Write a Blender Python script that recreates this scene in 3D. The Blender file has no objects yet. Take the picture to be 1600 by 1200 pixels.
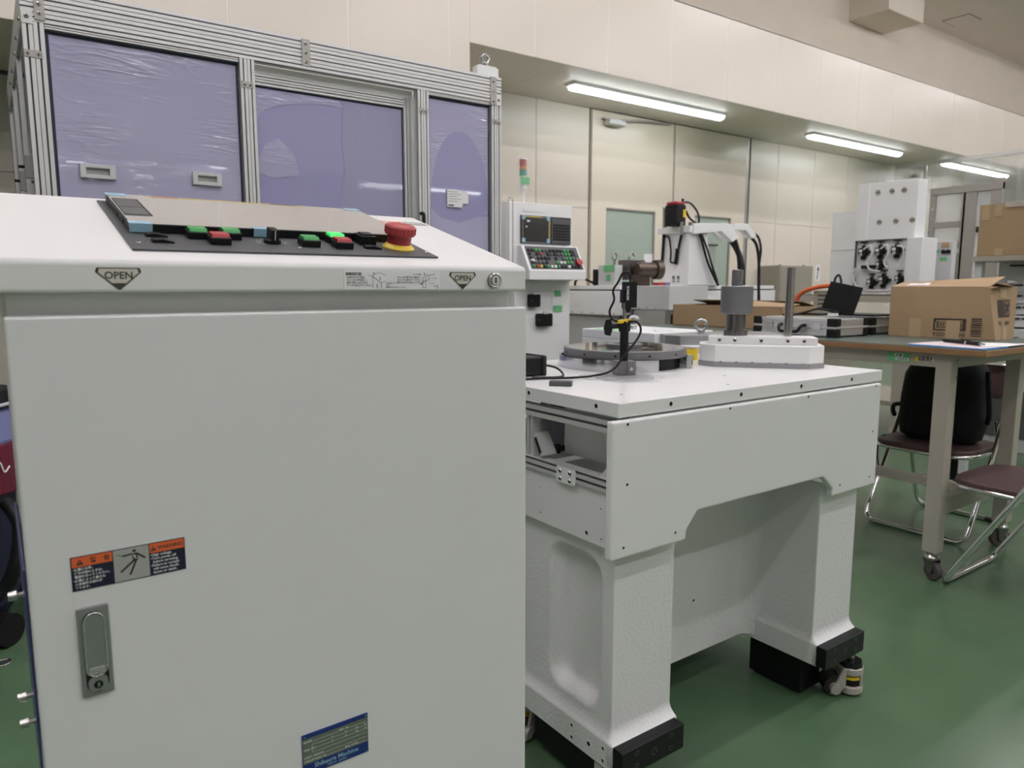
import bpy, bmesh, math, random
from mathutils import Vector, Matrix
random.seed(7)
SC = bpy.context.scene
COL = SC.collection

# ------------------------------------------------------------------ camera
cam_d = bpy.data.cameras.new('camera'); cam = bpy.data.objects.new('camera', cam_d); COL.objects.link(cam)
cam_d.sensor_fit = 'HORIZONTAL'; cam_d.sensor_width = 36.0; cam_d.lens = 36.0 * 1137 / 1600
YAW, PITCH = math.radians(54.4), math.radians(7.63)
cam.location = (0, 0, 1.2)
cam.rotation_euler = (math.pi / 2 - PITCH, 0, YAW - math.pi / 2)
cam_d.clip_start = 0.05; cam_d.clip_end = 100
cam_d.dof.use_dof = True; cam_d.dof.focus_distance = 1.3; cam_d.dof.aperture_fstop = 8.0
SC.camera = cam
# ------------------------------------------------------------------ world, exposure
w = bpy.data.worlds.new('world'); SC.world = w; w.use_nodes = True
w.node_tree.nodes['Background'].inputs[0].default_value = (0.8, 0.85, 0.9, 1)
w.node_tree.nodes['Background'].inputs[1].default_value = 0.05
SC.view_settings.view_transform = 'Standard'; SC.view_settings.look = 'None'
SC.view_settings.gamma = 1; SC.view_settings.use_curve_mapping = False
SC.view_settings.exposure = 0.0
HALL_LIGHT = 45.5      # emission of the hall's ceiling battens
SOFFIT_LIGHT = 11.5    # emission of the battens under the low soffit

# ------------------------------------------------------------------ materials
MATS = {}
def mat(name, col, rough=0.5, metal=0.0, noise=0.0, scale=8.0, bump=0.0, bscale=60.0, emit=0.0, alpha=1.0,
        trans=0.0, spec=0.5, stretch=(1, 1, 1), coat=0.0, rvar=0.0, bdist=.01):
    m = bpy.data.materials.new(name); m.use_nodes = True; MATS[name] = m
    nt = m.node_tree; b = nt.nodes['Principled BSDF']; L = nt.links.new
    b.inputs['Base Color'].default_value = (*col, 1); b.inputs['Roughness'].default_value = rough
    b.inputs['Metallic'].default_value = metal; b.inputs['Specular IOR Level'].default_value = spec
    b.inputs['Alpha'].default_value = alpha; b.inputs['Transmission Weight'].default_value = trans
    b.inputs['Coat Weight'].default_value = coat
    tc = nt.nodes.new('ShaderNodeTexCoord'); mp = nt.nodes.new('ShaderNodeMapping')
    mp.inputs['Scale'].default_value = stretch; L(tc.outputs['Object'], mp.inputs['Vector'])
    n = nt.nodes.new('ShaderNodeTexNoise'); n.inputs['Scale'].default_value = scale; n.inputs['Detail'].default_value = 6
    L(mp.outputs[0], n.inputs['Vector'])
    mx = nt.nodes.new('ShaderNodeMixRGB'); mx.blend_type = 'MULTIPLY'
    rp = nt.nodes.new('ShaderNodeValToRGB')
    v = 1 - max(noise, 0.02)
    rp.color_ramp.elements[0].position = 0.3; rp.color_ramp.elements[1].position = 0.7
    rp.color_ramp.elements[0].color = (v, v, v, 1); rp.color_ramp.elements[1].color = (1, 1, 1, 1)
    L(n.outputs['Fac'], rp.inputs[0]); mx.inputs[0].default_value = 1
    mx.inputs[1].default_value = (*col, 1); L(rp.outputs[0], mx.inputs[2]); L(mx.outputs[0], b.inputs['Base Color'])
    if rvar:
        mr = nt.nodes.new('ShaderNodeMapRange'); mr.inputs[3].default_value = rough; mr.inputs[4].default_value = rough + rvar
        L(n.outputs['Fac'], mr.inputs[0]); L(mr.outputs[0], b.inputs['Roughness'])
    if bump:
        n2 = nt.nodes.new('ShaderNodeTexNoise'); n2.inputs['Scale'].default_value = bscale; n2.inputs['Detail'].default_value = 4
        L(mp.outputs[0], n2.inputs['Vector'])
        bp = nt.nodes.new('ShaderNodeBump'); bp.inputs['Strength'].default_value = bump; bp.inputs['Distance'].default_value = bdist
        L(n2.outputs['Fac'], bp.inputs['Height']); L(bp.outputs[0], b.inputs['Normal'])
    if emit:
        b.inputs['Emission Color'].default_value = (*col, 1); b.inputs['Emission Strength'].default_value = emit
    return m
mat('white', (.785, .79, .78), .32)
mat('white_top', (.82, .82, .81), .28)
mat('cast', (.78, .785, .775), .42, bump=.22, bscale=110)
mat('cream', (.73, .67, .575), .28, noise=.03, scale=1.5)
mat('soffit', (.73, .67, .585), .48, noise=.03, scale=1.5)
mat('cream_caulk', (.90, .87, .82), .4)
mat('door_cream', (.76, .69, .57), .26, noise=.03, scale=1.5)
mat('plaster', (.66, .60, .51), .6, noise=.05, scale=2)
mat('ceil', (.78, .72, .68), .7, noise=.06, scale=1.2)
mat('floor', (.096, .172, .092), .20, noise=.22, scale=2.2, rvar=.10)
mat('drain', (.02, .03, .025), .5)
mat('alu', (.72, .72, .71), .42, .45)
mat('alu_dark', (.13, .13, .13), .6, .2)
mat('steel_plate', (.42, .40, .375), .45, .7)
mat('film_glass', (.36, .35, .56), .025, coat=.3)
mat('hall_wall', (.30, .28, .25), .7)
mat('hall_front', (.55, .52, .48), .7)
def film_material():
    """lavender protective film: broad gentle waves with sparse sharp creases towards the top"""
    m = mat('film', (.56, .54, .74), .018, noise=.08, scale=3, alpha=.8); nt = m.node_tree; L = nt.links.new; N = nt.nodes.new
    tc = N('ShaderNodeTexCoord')
    def noise(stretch, scale, detail, dist=0.0):
        mp = N('ShaderNodeMapping'); mp.inputs['Scale'].default_value = stretch; L(tc.outputs['Object'], mp.inputs['Vector'])
        n = N('ShaderNodeTexNoise'); n.inputs['Scale'].default_value = scale; n.inputs['Detail'].default_value = detail; n.inputs['Distortion'].default_value = dist
        L(mp.outputs[0], n.inputs['Vector']); return n.outputs['Fac']
    def mth(op, a, b=None, clamp=False):
        n = N('ShaderNodeMath'); n.operation = op; n.use_clamp = clamp
        for k, v in enumerate((a, b)):
            if v is None: continue
            if isinstance(v, float): n.inputs[k].default_value = v
            else: L(v, n.inputs[k])
        return n.outputs[0]
    ridge = mth('SUBTRACT', 1.0, mth('MULTIPLY', mth('ABSOLUTE', mth('SUBTRACT', noise((3.0, 1, 15), 1.0, 2, .6), .5)), 16.0), True)
    ridge2 = mth('SUBTRACT', 1.0, mth('MULTIPLY', mth('ABSOLUTE', mth('SUBTRACT', noise((5.0, 1, 30), 1.0, 2, .4), .5)), 12.0), True)
    sep = N('ShaderNodeSeparateXYZ'); L(tc.outputs['Object'], sep.inputs[0])
    up = N('ShaderNodeMapRange'); up.inputs[1].default_value = 1.60; up.inputs[2].default_value = 1.85; up.inputs[3].default_value = .10; up.inputs[4].default_value = 1.0
    L(sep.outputs['Z'], up.inputs[0])
    spots = mth('MULTIPLY', mth('SUBTRACT', noise((1.5, 1, 3), 1.5, 1), .40), 4.0, True)
    cre = mth('MULTIPLY', mth('MULTIPLY', mth('ADD', ridge, mth('MULTIPLY', ridge2, .6)), up.outputs[0]), spots)
    wave = noise((1.2, 1, 2.6), 2.0, 1)
    h = mth('ADD', mth('MULTIPLY', cre, .0022), mth('MULTIPLY', wave, .0011))
    b = N('ShaderNodeBump'); b.inputs['Strength'].default_value = 1.0; b.inputs['Distance'].default_value = 1.0
    L(h, b.inputs['Height']); L(b.outputs[0], nt.nodes['Principled BSDF'].inputs['Normal'])
film_material()
mat('film_spots', (.50, .48, .68), .018, bump=.008, bscale=1.0, bdist=.012, stretch=(16, 1, 40), noise=.15, alpha=.75)
mat('gasket', (.03, .03, .06), .5)
mat('black', (.008, .008, .009), .45, spec=.3)
mat('black_gloss', (.010, .010, .012), .15)
mat('black_steel', (.007, .007, .008), .42, spec=.3)
mat('black_cloth', (.008, .008, .010), .85, bump=.5, bscale=300)
mat('panel_grey', (.075, .077, .082), .5)
mat('screen', (.30, .29, .28), .10, coat=.6)
mat('screen_black', (.035, .033, .032), .14)
mat('disc_top', (.50, .48, .455), .07, 1.0)
mat('tape_blue', (.30, .50, .62), .35)
mat('key_grey', (.10, .10, .105), .45)
mat('yellow', (.80, .58, .03), .4)
mat('estop', (.42, .045, .05), .42)
mat('red', (.40, .02, .03), .35)
mat('green', (.03, .33, .07), .3)
mat('green_lit', (.05, .75, .15), .3, emit=.55)
mat('white_print', (.80, .80, .80), .5)
mat('dark_print', (.05, .045, .04), .5)
mat('brown_print', (.055, .038, .03), .7)
mat('label_paper', (.88, .89, .89), .35)
mat('label_beige', (.66, .62, .54), .4)
mat('label_grey', (.40, .41, .38), .45)
mat('orange', (.75, .14, .04), .4)
mat('navy', (.010, .012, .035), .4)
mat('plate_blue', (.012, .035, .19), .35)
mat('plate_green', (.17, .20, .155), .4, .3)
mat('chrome', (.74, .75, .74), .09, 1.0)
mat('chrome_green', (.27, .28, .275), .28, .35)
mat('steel', (.50, .49, .47), .22, 1.0)
mat('steel_dark', (.20, .19, .19), .3, .9)
mat('steel_bright', (.55, .56, .58), .14, 1.0)
mat('iron_grey', (.20, .20, .205), .45, .4)
mat('slab_grey', (.33, .33, .34), .35, .4)
mat('caster_grey', (.50, .47, .43), .45, .3)
mat('rubber', (.02, .018, .017), .7)
mat('rubber_grey', (.085, .07, .068), .6)
mat('plastic_wrap', (.9, .9, .9), .06, alpha=.36, bump=1.0, bscale=45, bdist=.02)
mat('thin_wrap', (.9, .9, .9), .06, alpha=.14, bump=.8, bscale=40, bdist=.02)
mat('vinyl', (.75, .76, .78), .12, alpha=.35, bump=.9, bscale=3, stretch=(1, 2, .6))
mat('table_green', (.10, .135, .115), .35, noise=.1)
mat('wood_edge', (.34, .185, .085), .5, noise=.25, scale=14, stretch=(1, 1, 8))
mat('table_frame', (.43, .395, .33), .42, noise=.05)
mat('maroon', (.085, .045, .045), .5, bump=.2, bscale=200)
mat('card', (.43, .30, .17), .8, noise=.08, scale=5)
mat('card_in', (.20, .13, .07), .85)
mat('card_tape', (.50, .37, .22), .35)
mat('paper', (.85, .84, .84), .6)
mat('paper_pink', (.80, .68, .68), .5)
mat('paper_blue', (.10, .36, .75), .4)
mat('alu_case', (.62, .62, .61), .3, .6, noise=.08, scale=40)
mat('window_green', (.40, .47, .40), .2, bump=.3, bscale=5, stretch=(1, 1, 4))
mat('grey_shutter', (.33, .305, .25), .5)
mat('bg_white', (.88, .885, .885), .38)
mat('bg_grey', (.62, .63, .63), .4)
mat('tape_green', (.16, .52, .22), .5)
mat('hose_orange', (.75, .14, .05), .4)
mat('lens_red', (.42, .07, .07), .3); mat('lens_amber', (.72, .28, .08), .3); mat('lens_green', (.05, .33, .25), .3)
mat('lavender', (.20, .22, .42), .4); mat('dark_red', (.14, .012, .03), .4)
mat('blue_film', (.06, .07, .22), .3)
mat('motor_red', (.45, .03, .05), .4)
mat('copper', (.11, .085, .07), .35, .8)
mat('tube_hall', (.985, .938, .985), .5, emit=HALL_LIGHT)
mat('tube_soffit', (.93, .97, 1.0), .5, emit=SOFFIT_LIGHT)
mat('wire_white', (.8, .8, .8), .4)

# ------------------------------------------------------------------ helpers
OFF = {}
_txt = {}
class MB:
    def __init__(s, m='white'):
        s.v = []; s.f = []; s.fm = []; s.sm = []; s.mats = []; s.use(m)
    def use(s, m):
        if m not in s.mats: s.mats.append(m)
        s.c = s.mats.index(m); return s
    def add(s, vs, fs, smooth=False):
        o = len(s.v); s.v += [Vector(p) for p in vs]
        for f in fs: s.f.append([i + o for i in f]); s.fm.append(s.c); s.sm.append(smooth)
        return s
    def box(s, x0, x1, y0, y1, z0, z1):
        return s.add([(x0, y0, z0), (x1, y0, z0), (x1, y1, z0), (x0, y1, z0), (x0, y0, z1), (x1, y0, z1), (x1, y1, z1), (x0, y1, z1)],
                     [(0, 3, 2, 1), (4, 5, 6, 7), (0, 1, 5, 4), (1, 2, 6, 5), (2, 3, 7, 6), (3, 0, 4, 7)])
    def prism(s, pts, ax, a, b):
        n = len(pts)
        def P(p, h): return {'x': (h, p[0], p[1]), 'y': (p[0], h, p[1]), 'z': (p[0], p[1], h)}[ax]
        vs = [P(p, a) for p in pts] + [P(p, b) for p in pts]
        fs = [tuple(range(n)), tuple(range(n, 2 * n))] + [(i, (i + 1) % n, n + (i + 1) % n, n + i) for i in range(n)]
        return s.add(vs, fs)
    def poly(s, pts): return s.add(pts, [tuple(range(len(pts)))])
    def cyl(s, p0, p1, r0, r1=None, seg=20, caps=True):
        r1 = r0 if r1 is None else r1
        p0 = Vector(p0); p1 = Vector(p1); d = (p1 - p0).normalized()
        a = d.orthogonal().normalized(); b = d.cross(a); vs = []
        for p, r in ((p0, r0), (p1, r1)):
            for i in range(seg):
                t = 2 * math.pi * i / seg; vs.append(p + a * (r * math.cos(t)) + b * (r * math.sin(t)))
        s.add(vs, [(i, (i + 1) % seg, seg + (i + 1) % seg, seg + i) for i in range(seg)], True)
        if caps: s.add(vs[:seg], [tuple(range(seg))]); s.add(vs[seg:], [tuple(range(seg))])
        return s
    def tube(s, path, r, seg=8, closed=False):
        P = [Vector(p) for p in path]; n = len(P); rings = []; up = None
        for i, p in enumerate(P):
            if closed: d = P[(i + 1) % n] - P[i - 1]
            else: d = P[min(i + 1, n - 1)] - P[max(i - 1, 0)]
            d.normalize()
            if up is None: up = d.orthogonal().normalized()
            up = (up - d * up.dot(d)); up = up.normalized() if up.length > 1e-6 else d.orthogonal().normalized()
            b = d.cross(up)
            rings.append([p + up * (r * math.cos(2 * math.pi * k / seg)) + b * (r * math.sin(2 * math.pi * k / seg)) for k in range(seg)])
        vs = [q for R in rings for q in R]; fs = []
        for i in range(n if closed else n - 1):
            j = (i + 1) % n
            for k in range(seg): fs.append((i * seg + k, i * seg + (k + 1) % seg, j * seg + (k + 1) % seg, j * seg + k))
        s.add(vs, fs, True)
        if not closed: s.add(rings[0], [tuple(range(seg))]); s.add(rings[-1], [tuple(range(seg))])
        return s
    def lathe(s, prof, c, ax=(0, 0, 1), seg=40):
        c = Vector(c); d = Vector(ax).normalized(); a = d.orthogonal().normalized(); b = d.cross(a); vs = []; fs = []
        for (r, h) in prof:
            for k in range(seg):
                t = 2 * math.pi * k / seg; vs.append(c + d * h + a * (r * math.cos(t)) + b * (r * math.sin(t)))
        for i in range(len(prof) - 1):
            for k in range(seg): fs.append((i * seg + k, i * seg + (k + 1) % seg, (i + 1) * seg + (k + 1) % seg, (i + 1) * seg + k))
        s.add(vs, fs, False); return s
    def torus(s, c, ax, R, r, seg=24, a0=0, a1=360):
        c = Vector(c); d = Vector(ax).normalized(); a = d.orthogonal().normalized(); b = d.cross(a); full = (a1 - a0) >= 360
        n = seg if full else seg + 1
        path = [c + a * (R * math.cos(math.radians(a0 + (a1 - a0) * i / seg))) + b * (R * math.sin(math.radians(a0 + (a1 - a0) * i / seg))) for i in range(n)]
        return s.tube(path, r, 8, full)
    def text(s, t, size, o, u, v, align='LEFT', res=2, bold=.022):
        key = (t, align, res, bold)
        if key not in _txt:
            cu = bpy.data.curves.new('lettering', 'FONT'); cu.body = t; cu.size = 1; cu.align_x = align; cu.resolution_u = res; cu.offset = bold
            ob = bpy.data.objects.new('lettering', cu)
            me = bpy.data.meshes.new_from_object(ob)
            _txt[key] = ([p.co.copy() for p in me.vertices], [tuple(p.vertices) for p in me.polygons])
            bpy.data.meshes.remove(me); bpy.data.objects.remove(ob); bpy.data.curves.remove(cu)
        vs, fs = _txt[key]; o = Vector(o); u = Vector(u); v = Vector(v)
        return s.add([o + u * (p.x * size) + v * (p.y * size) for p in vs], fs)
    def xf(s, M, start=0):
        for i in range(start, len(s.v)): s.v[i] = M @ s.v[i]
        return s
    def build(s, name, parent=None, bev=0.0, seg=2, smooth=None, keepn=False):
        me = bpy.data.meshes.new(name)
        if parent is not None: off = OFF.get(parent.name, Vector())
        else:
            xs = [p.x for p in s.v]; ys = [p.y for p in s.v]; zs = [p.z for p in s.v]
            off = Vector(((min(xs) + max(xs)) / 2, (min(ys) + max(ys)) / 2, min(zs)))
        me.from_pydata([p - off for p in s.v], [], s.f)
        for m in s.mats: me.materials.append(MATS[m])
        me.polygons.foreach_set('material_index', s.fm)
        me.polygons.foreach_set('use_smooth', s.sm if smooth is None else [smooth] * len(s.f))
        if not keepn:
            bm = bmesh.new(); bm.from_mesh(me); bmesh.ops.recalc_face_normals(bm, faces=bm.faces); bm.to_mesh(me); bm.free()
        me.update()
        o = bpy.data.objects.new(name, me); COL.objects.link(o)
        if parent is not None: o.parent = parent
        else: o.location = off
        OFF[o.name] = off
        if bev:
            md = o.modifiers.new('bevel', 'BEVEL'); md.width = bev; md.segments = seg; md.limit_method = 'ANGLE'; md.angle_limit = math.radians(35)
        return o
def tag(o, label, cat=None, group=None):
    o['label'] = label
    if cat: o['category'] = cat
    if group: o['group'] = group
    return o
def struct(o, label=None):
    o['kind'] = 'structure'
    if label: o['label'] = label
    return o
def thing(name, label, cat, loc=(0, 0, 0), rz=0.0, group=None, local=False):
    o = bpy.data.objects.new(name, None); COL.objects.link(o); o.location = loc; o.rotation_euler = (0, 0, rz)
    o.empty_display_size = .05
    OFF[o.name] = Vector() if local else Vector(loc)
    return tag(o, label, cat, group)
def inst(src, name, parent, loc, rot=(0, 0, 0), scale=None):
    """another object on the mesh of src, at a world position, under parent"""
    o = bpy.data.objects.new(name, src.data if isinstance(src, bpy.types.Object) else src); COL.objects.link(o); o.parent = parent
    o.location = Vector(loc) - OFF.get(parent.name, Vector()); o.rotation_euler = rot
    if scale: o.scale = scale
    OFF[o.name] = Vector()
    return o
def mesh_of(mb, name):
    o = mb.build(name, None, keepn=False); me = o.data
    loc = o.location.copy(); me.transform(Matrix.Translation(loc)); bpy.data.objects.remove(o); return me
def rrect(x0, x1, y0, y1, r, n=5):
    pts = []
    for cx, cy, a in ((x1 - r, y1 - r, 0), (x0 + r, y1 - r, 90), (x0 + r, y0 + r, 180), (x1 - r, y0 + r, 270)):
        for k in range(n + 1):
            t = math.radians(a + 90 * k / n); pts.append((cx + r * math.cos(t), cy + r * math.sin(t)))
    return pts
def arc_path(pts, rad, n=5):
    """polyline with its inner corners rounded"""
    P = [Vector(p) for p in pts]; out = [P[0]]
    for i in range(1, len(P) - 1):
        a = (P[i - 1] - P[i]); b = (P[i + 1] - P[i]); r = min(rad, a.length * .49, b.length * .49)
        p0 = P[i] + a.normalized() * r; p1 = P[i] + b.normalized() * r
        for k in range(n + 1):
            t = k / n; out.append((p0 * (1 - t) + P[i] * t) * (1 - t) + (P[i] * (1 - t) + p1 * t) * t)
    out.append(P[-1]); return out
UX, UZ = (1, 0, 0), (0, 0, 1)
NY = (0, -1, 0)

# small shared meshes
HOLE = mesh_of(MB('white').lathe([(.0072, -.0004), (.0072, .0004), (.0058, .0008), (.0050, .0003)], (0, 0, 0), (0, 0, 1), 18)
               .use('black').lathe([(.0050, .0003), (0, .0003)], (0, 0, 0), (0, 0, 1), 18), 'bolt_hole')
SCREW = mesh_of(MB('steel').lathe([(0, .003), (.0035, .003), (.0048, .0015), (.005, 0)], (0, 0, 0), (0, 0, 1), 14)
                .use('black').cyl((0, 0, .0028), (0, 0, .0034), .002, seg=6), 'screw')
RX = (math.radians(90), 0, 0)            # +Z of the mesh to -Y
RL = (0, math.radians(-90), 0)           # +Z of the mesh to -X

# ================================================================== THE SETTING
fl = struct(MB('floor').box(-9, 20, -8, 6.9, -.06, 0).build('floor'), 'glossy dark green epoxy floor')
dr = MB('drain').cyl((-.05, 2.74, 0), (-.05, 2.74, .002), .022, seg=16).use('steel').torus((-.05, 2.74, .002), UZ, .022, .003).build('floor_socket', fl)
struct(MB('ceil').box(-9, 20, -8, 6.5, 5.52, 5.6).build('ceiling'), 'pale grey ceiling of the hall')
ct = bpy.data.objects['ceiling']
hp = [(13.09, 5.745), (13.53, 5.745), (13.53, 6.16), (13.09, 6.16)]
MB('alu_dark').box(13.09, 13.53, 5.745, 6.16, 5.514, 5.52).use('ceil').box(13.102, 13.518, 5.757, 6.148, 5.511, 5.52).build('access_hatch', ct)
struct(MB('plaster').box(-9, 20, 6.4, 6.5, 4.06, 5.52).build('wall_top'), 'plain plastered wall above the bulkhead')
struct(MB('hall_wall').box(-9.1, -9, -8, 6.9, 0, 5.52).build('wall_left'))
struct(MB('hall_wall').box(20, 20.1, -8, 6.9, 0, 5.52).build('wall_right'))
wf = struct(MB('hall_front').box(-9, 20, -8.1, -8, 0, 5.52).build('wall_front'))
MB('hall_front').box(-9, 20, -8, -6.3, 3.155, 4.06).build('low_soffit', wf)
# bulkhead: backing in the colour of the joints, panels proud of it
bk = MB('cream_caulk')
bk.box(3.408, 20, 5.3628, 6.47, 3.212, 4.05)
bk.box(.6, 3.400, 5.3628, 6.47, 0, 4.05)
bk.box(-9, .6, 5.3628, 6.6, 2.757, 4.05)
wu = struct(bk.build('wall_upper'), 'cream panelled bulkhead above the low soffit')
MB('cream').box(-9, 20, 5.36, 6.4, 4.048, 4.062).build('ledge', wu)
J = .004
xs = [3.217 + .8725 * k for k in range(-14, 20)]
for a, b in zip(xs[:-1], xs[1:]):
    if b <= .62: segs = [(a, b, 2.745)]
    elif a < .6: segs = [(a, .6, 2.745), (.6, b, 0)]
    elif a < 3.4 < b: segs = [(a, 3.408, 0), (3.408, b, 3.203)]
    elif b < 3.4: segs = [(a, b, 0)]
    else: segs = [(a, b, 3.203)]
    for (p, q, z0) in segs:
        g0 = J if p == a else 0; g1 = J if q == b else 0
        MB('cream').box(p + g0, q - g1, 5.36, 5.374, z0, 4.06).build('panel', wu, .002, 1)
# underside of the bulkhead
for k in range(-2, 18):
    a = 4.45 + .8725 * k; b = a + .8725
    a = max(a, 3.408)
    if b <= 3.408: continue
    MB('soffit').box(a + .002, b - .002, 5.374, 6.462, 3.203, 3.214).build('soffit_panel', wu)
for k in range(0, 8):
    a = -6.4 + .8725 * k; MB('cream').box(a + .002, a + .8705, 5.374, 6.6, 2.745, 2.758).build('soffit_panel', wu)
# wall under the soffit
wb = MB('alu_dark').box(3.40, 20, 6.485, 6.6, 0, 3.25)
wb.box(-9, .6, 6.775, 6.9, 0, 2.80)
wb = struct(wb.build('wall_back'), 'cream panelled wall under the low soffit')
cols = [(3.41, 4.05), (4.05, 4.953), (4.953, 5.715)] + [(8.66, 9.285)] + [(9.285 + .9 * k, 10.185 + .9 * k) for k in range(0, 12)]
for a, b in cols:
    for z0, z1 in ((0, 2.092), (2.096, 3.203)):
        MB('cream').box(a + .003, b - .003, 6.47, 6.486, z0, z1).build('panel', wb, .0015, 1)
for k in range(-6, 2):
    for z0, z1 in ((0, 2.05), (2.054, 2.75)):
        MB('cream').box(-1.0 + .9 * k + .003, -.1 + .9 * k - .003, 6.76, 6.776, z0, z1).build('panel', wb, .0015, 1)
# two tall door leaves with windows
def door(name, x0, x1, wx0, wx1, lab):
    d = MB('door_cream'); zt, zb = 2.115, .95; zz = 3.19
    d.box(x0, wx0, 6.44, 6.484, 0, zz); d.box(wx1, x1, 6.44, 6.484, 0, zz)
    d.box(wx0, wx1, 6.44, 6.484, zt, zz); d.box(wx0, wx1, 6.44, 6.484, 0, zb)
    o = struct(d.build(name), lab)
    f = MB('steel_plate'); t = .014
    f.box(wx0, wx1, 6.446, 6.458, zt - t, zt); f.box(wx0, wx1, 6.446, 6.458, zb, zb + t); f.box(wx0, wx0 + t, 6.446, 6.458, zb, zt); f.box(wx1 - t, wx1, 6.446, 6.458, zb, zt)
    f.build('window_frame', o)
    MB('window_green').box(wx0 + t, wx1 - t, 6.466, 6.472, zb + t, zt - t).build('pane', o)
    return o
d1 = door('door_1', 5.735, 7.085, 5.965, 6.79, 'tall cream door leaf with pale green window')
door('door_2', 7.115, 8.53, 7.52, 8.25, 'tall cream door leaf behind the bending arm machine')
MB('paper').box(6.63, 6.80, 6.460, 6.465, 1.36, 1.60).build('notice', d1)
struct(MB('steel_plate').box(8.545, 8.60, 6.452, 6.484, 0, 3.2).build('trim_1'), 'dark vertical strip beside the door')
# duct box under the ceiling
tag(MB('plaster').box(10.75, 11.75, 5.80, 6.398, 5.118, 5.52).build('duct_box', None, .004), 'boxed-in plastered duct hanging in the corner of wall and ceiling', 'duct')

# lamps under the soffit
def batten(x0, x1, y, z, label, group, m, wy=.062):
    t = thing('ceiling_light', label, 'light', ((x0 + x1) / 2, y, z), group=group)
    MB('white').prism([(y - wy - .03, z), (y + wy + .03, z), (y + wy, z - .03), (y - wy, z - .03)], 'x', x0 - .02, x1 + .02).build('housing', t)
    prof = [(y + wy * math.cos(a), z - .03 - .045 * math.sin(a)) for a in [math.pi * k / 10 for k in range(11)]]
    d = MB(m).prism(prof, 'x', x0, x1).build('diffuser', t, .02, 3)
    return t
batten(4.87, 7.16, 5.79, 3.203, 'bright tube light on the soffit nearest the grey framed enclosure', 'tube lights under the soffit', 'tube_soffit')
batten(8.98, 11.27, 5.79, 3.203, 'middle one of the three tube lights under the soffit', 'tube lights under the soffit', 'tube_soffit')
batten(12.74, 15.06, 5.79, 3.203, 'farthest tube light under the soffit, above the vinyl booth', 'tube lights under the soffit', 'tube_soffit')
# hall lamps (they light the place; outside the frame)
for y in (2.95, .66, -1.63, -3.92):
    for x in (-1.7, 2.1, 5.9, 9.7, 13.5, 17.3):
        batten(x - 1.15, x + 1.15, y, 5.52, 'white batten light on the ceiling of the hall', 'hall ceiling battens', 'tube_hall', .06)
for x in (-2.6, 2.29, 7.17, 12.05):
    batten(x - 1.32, x + 1.32, -6.97, 3.155, 'batten light under the soffit of the opposite wall', 'opposite soffit battens', 'tube_soffit')
# door closers / sensors by the soffit
def closer(x, y, lab):
    t = thing('door_closer', lab, 'door closer', (x, y, 3.05))
    MB('steel_plate').box(x - .16, x + .16, y - .03, y + .03, 3.09, 3.11).build('bracket', t)
    MB('bg_grey').box(x - .12, x + .14, y - .07, y + .02, 3.035, 3.09).build('body', t, .008)
    MB('steel_plate').tube([(x + .1, y - .03, 3.1), (x + .45, y - .02, 3.14), (x + .95, y - .01, 3.17)], .012).build('arm', t)
closer(6.02, 6.40, 'grey door closer on the door below the nearest tube light')
closer(13.2, 6.40, 'dark grey door closer above the white perforated housing')

# ================================================================== OPERATOR CABINET (foreground)
cab = thing('operator_cabinet', 'white operator cabinet with sloped control panel in the foreground', 'cabinet', (.31, 1.0, 0))
MB('white').prism([(.846, .06), (1.149, .06), (1.149, 1.24), (.86, 1.195), (.846, 1.195)], 'x', .012, .600).build('body', cab, .002)
MB('black_steel').box(.03, .58, .87, 1.13, 0, .06).build('plinth', cab)
lidp = [(.82, 1.194), (1.149, 1.194), (1.149, 1.3187), (.8225, 1.2265), (.82, 1.224)]
lid = MB('white_top').prism(lidp, 'x', -.004, .6115).build('console_lid', cab, .0035, 3)
dr_ = MB('white').box(.010, .6125, .82, .8445, .06, 1.172).build('door', cab, .003, 3)
# protective blue film and thumb screws on the cabinet's left side
MB('blue_film').box(.0075, .0095, .846, 1.13, .62, .92).build('protective_film', cab)
for z, y in ((.866, .93), (.748, .93), (.717, .93)):
    MB('steel').cyl((.012, y, z), (-.003, y, z), .0030, seg=10).cyl((.001, y, z), (-.007, y, z), .0058, .0050, 12).build('thumb_screw', cab)
# open triangles on the lid front
def open_tri(cx, w=.041, z1=1.2185, h=.0215):
    y = .8196; m = MB('dark_print')
    def tri(k, yy, zo=0):
        hw = w / 2 * k; hh = h * k; cz = z1 - h * .41
        r = .08
        P = [(cx - hw * .93, cz + hh * .41), (cx + hw * .93, cz + hh * .41), (cx + hw, cz + hh * .22), (cx + hw * .05, cz - hh * .59), (cx - hw * .05, cz - hh * .59), (cx - hw, cz + hh * .22)]
        return [(a, yy, b) for a, b in P]
    m.poly(tri(1, y)); m.use('label_beige').poly(tri(.88, y - .0002))
    m.use('dark_print'); zb = z1 - h
    m.poly([(cx - .0080, y - .0003, zb + .0063), (cx + .0080, y - .0003, zb + .0063), (cx + .001, y - .0003, zb + .0003), (cx - .001, y - .0003, zb + .0003)])
    m.text('OPEN', .0098, (cx, y - .0004, z1 - .0108), UX, UZ, 'CENTER', 3)
    return tag(m.build('open_label', lid), 'triangular OPEN label')
open_tri(.1075); open_tri(.5075)
m = MB('steel_dark').cyl((.557, .8205, 1.208), (.557, .8165, 1.208), .0108, .0100, 28)
m.use('chrome').torus((.557, .8165, 1.208), NY, .0088, .0016, 28).cyl((.557, .8175, 1.208), (.557, .8150, 1.208), .0066, seg=24)
m.use('black').box(.5562, .5578, .8145, .8152, 1.2045, 1.2115)
tag(m.build('key_lock', lid), 'round chrome key lock')
m = MB('label_paper').box(.343, .4735, .8195, .8202, 1.1965, 1.2185)
m.use('dark_print').box(.3455, .3655, .8193, .8196, 1.2133, 1.2165)
y = .8192
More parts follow.
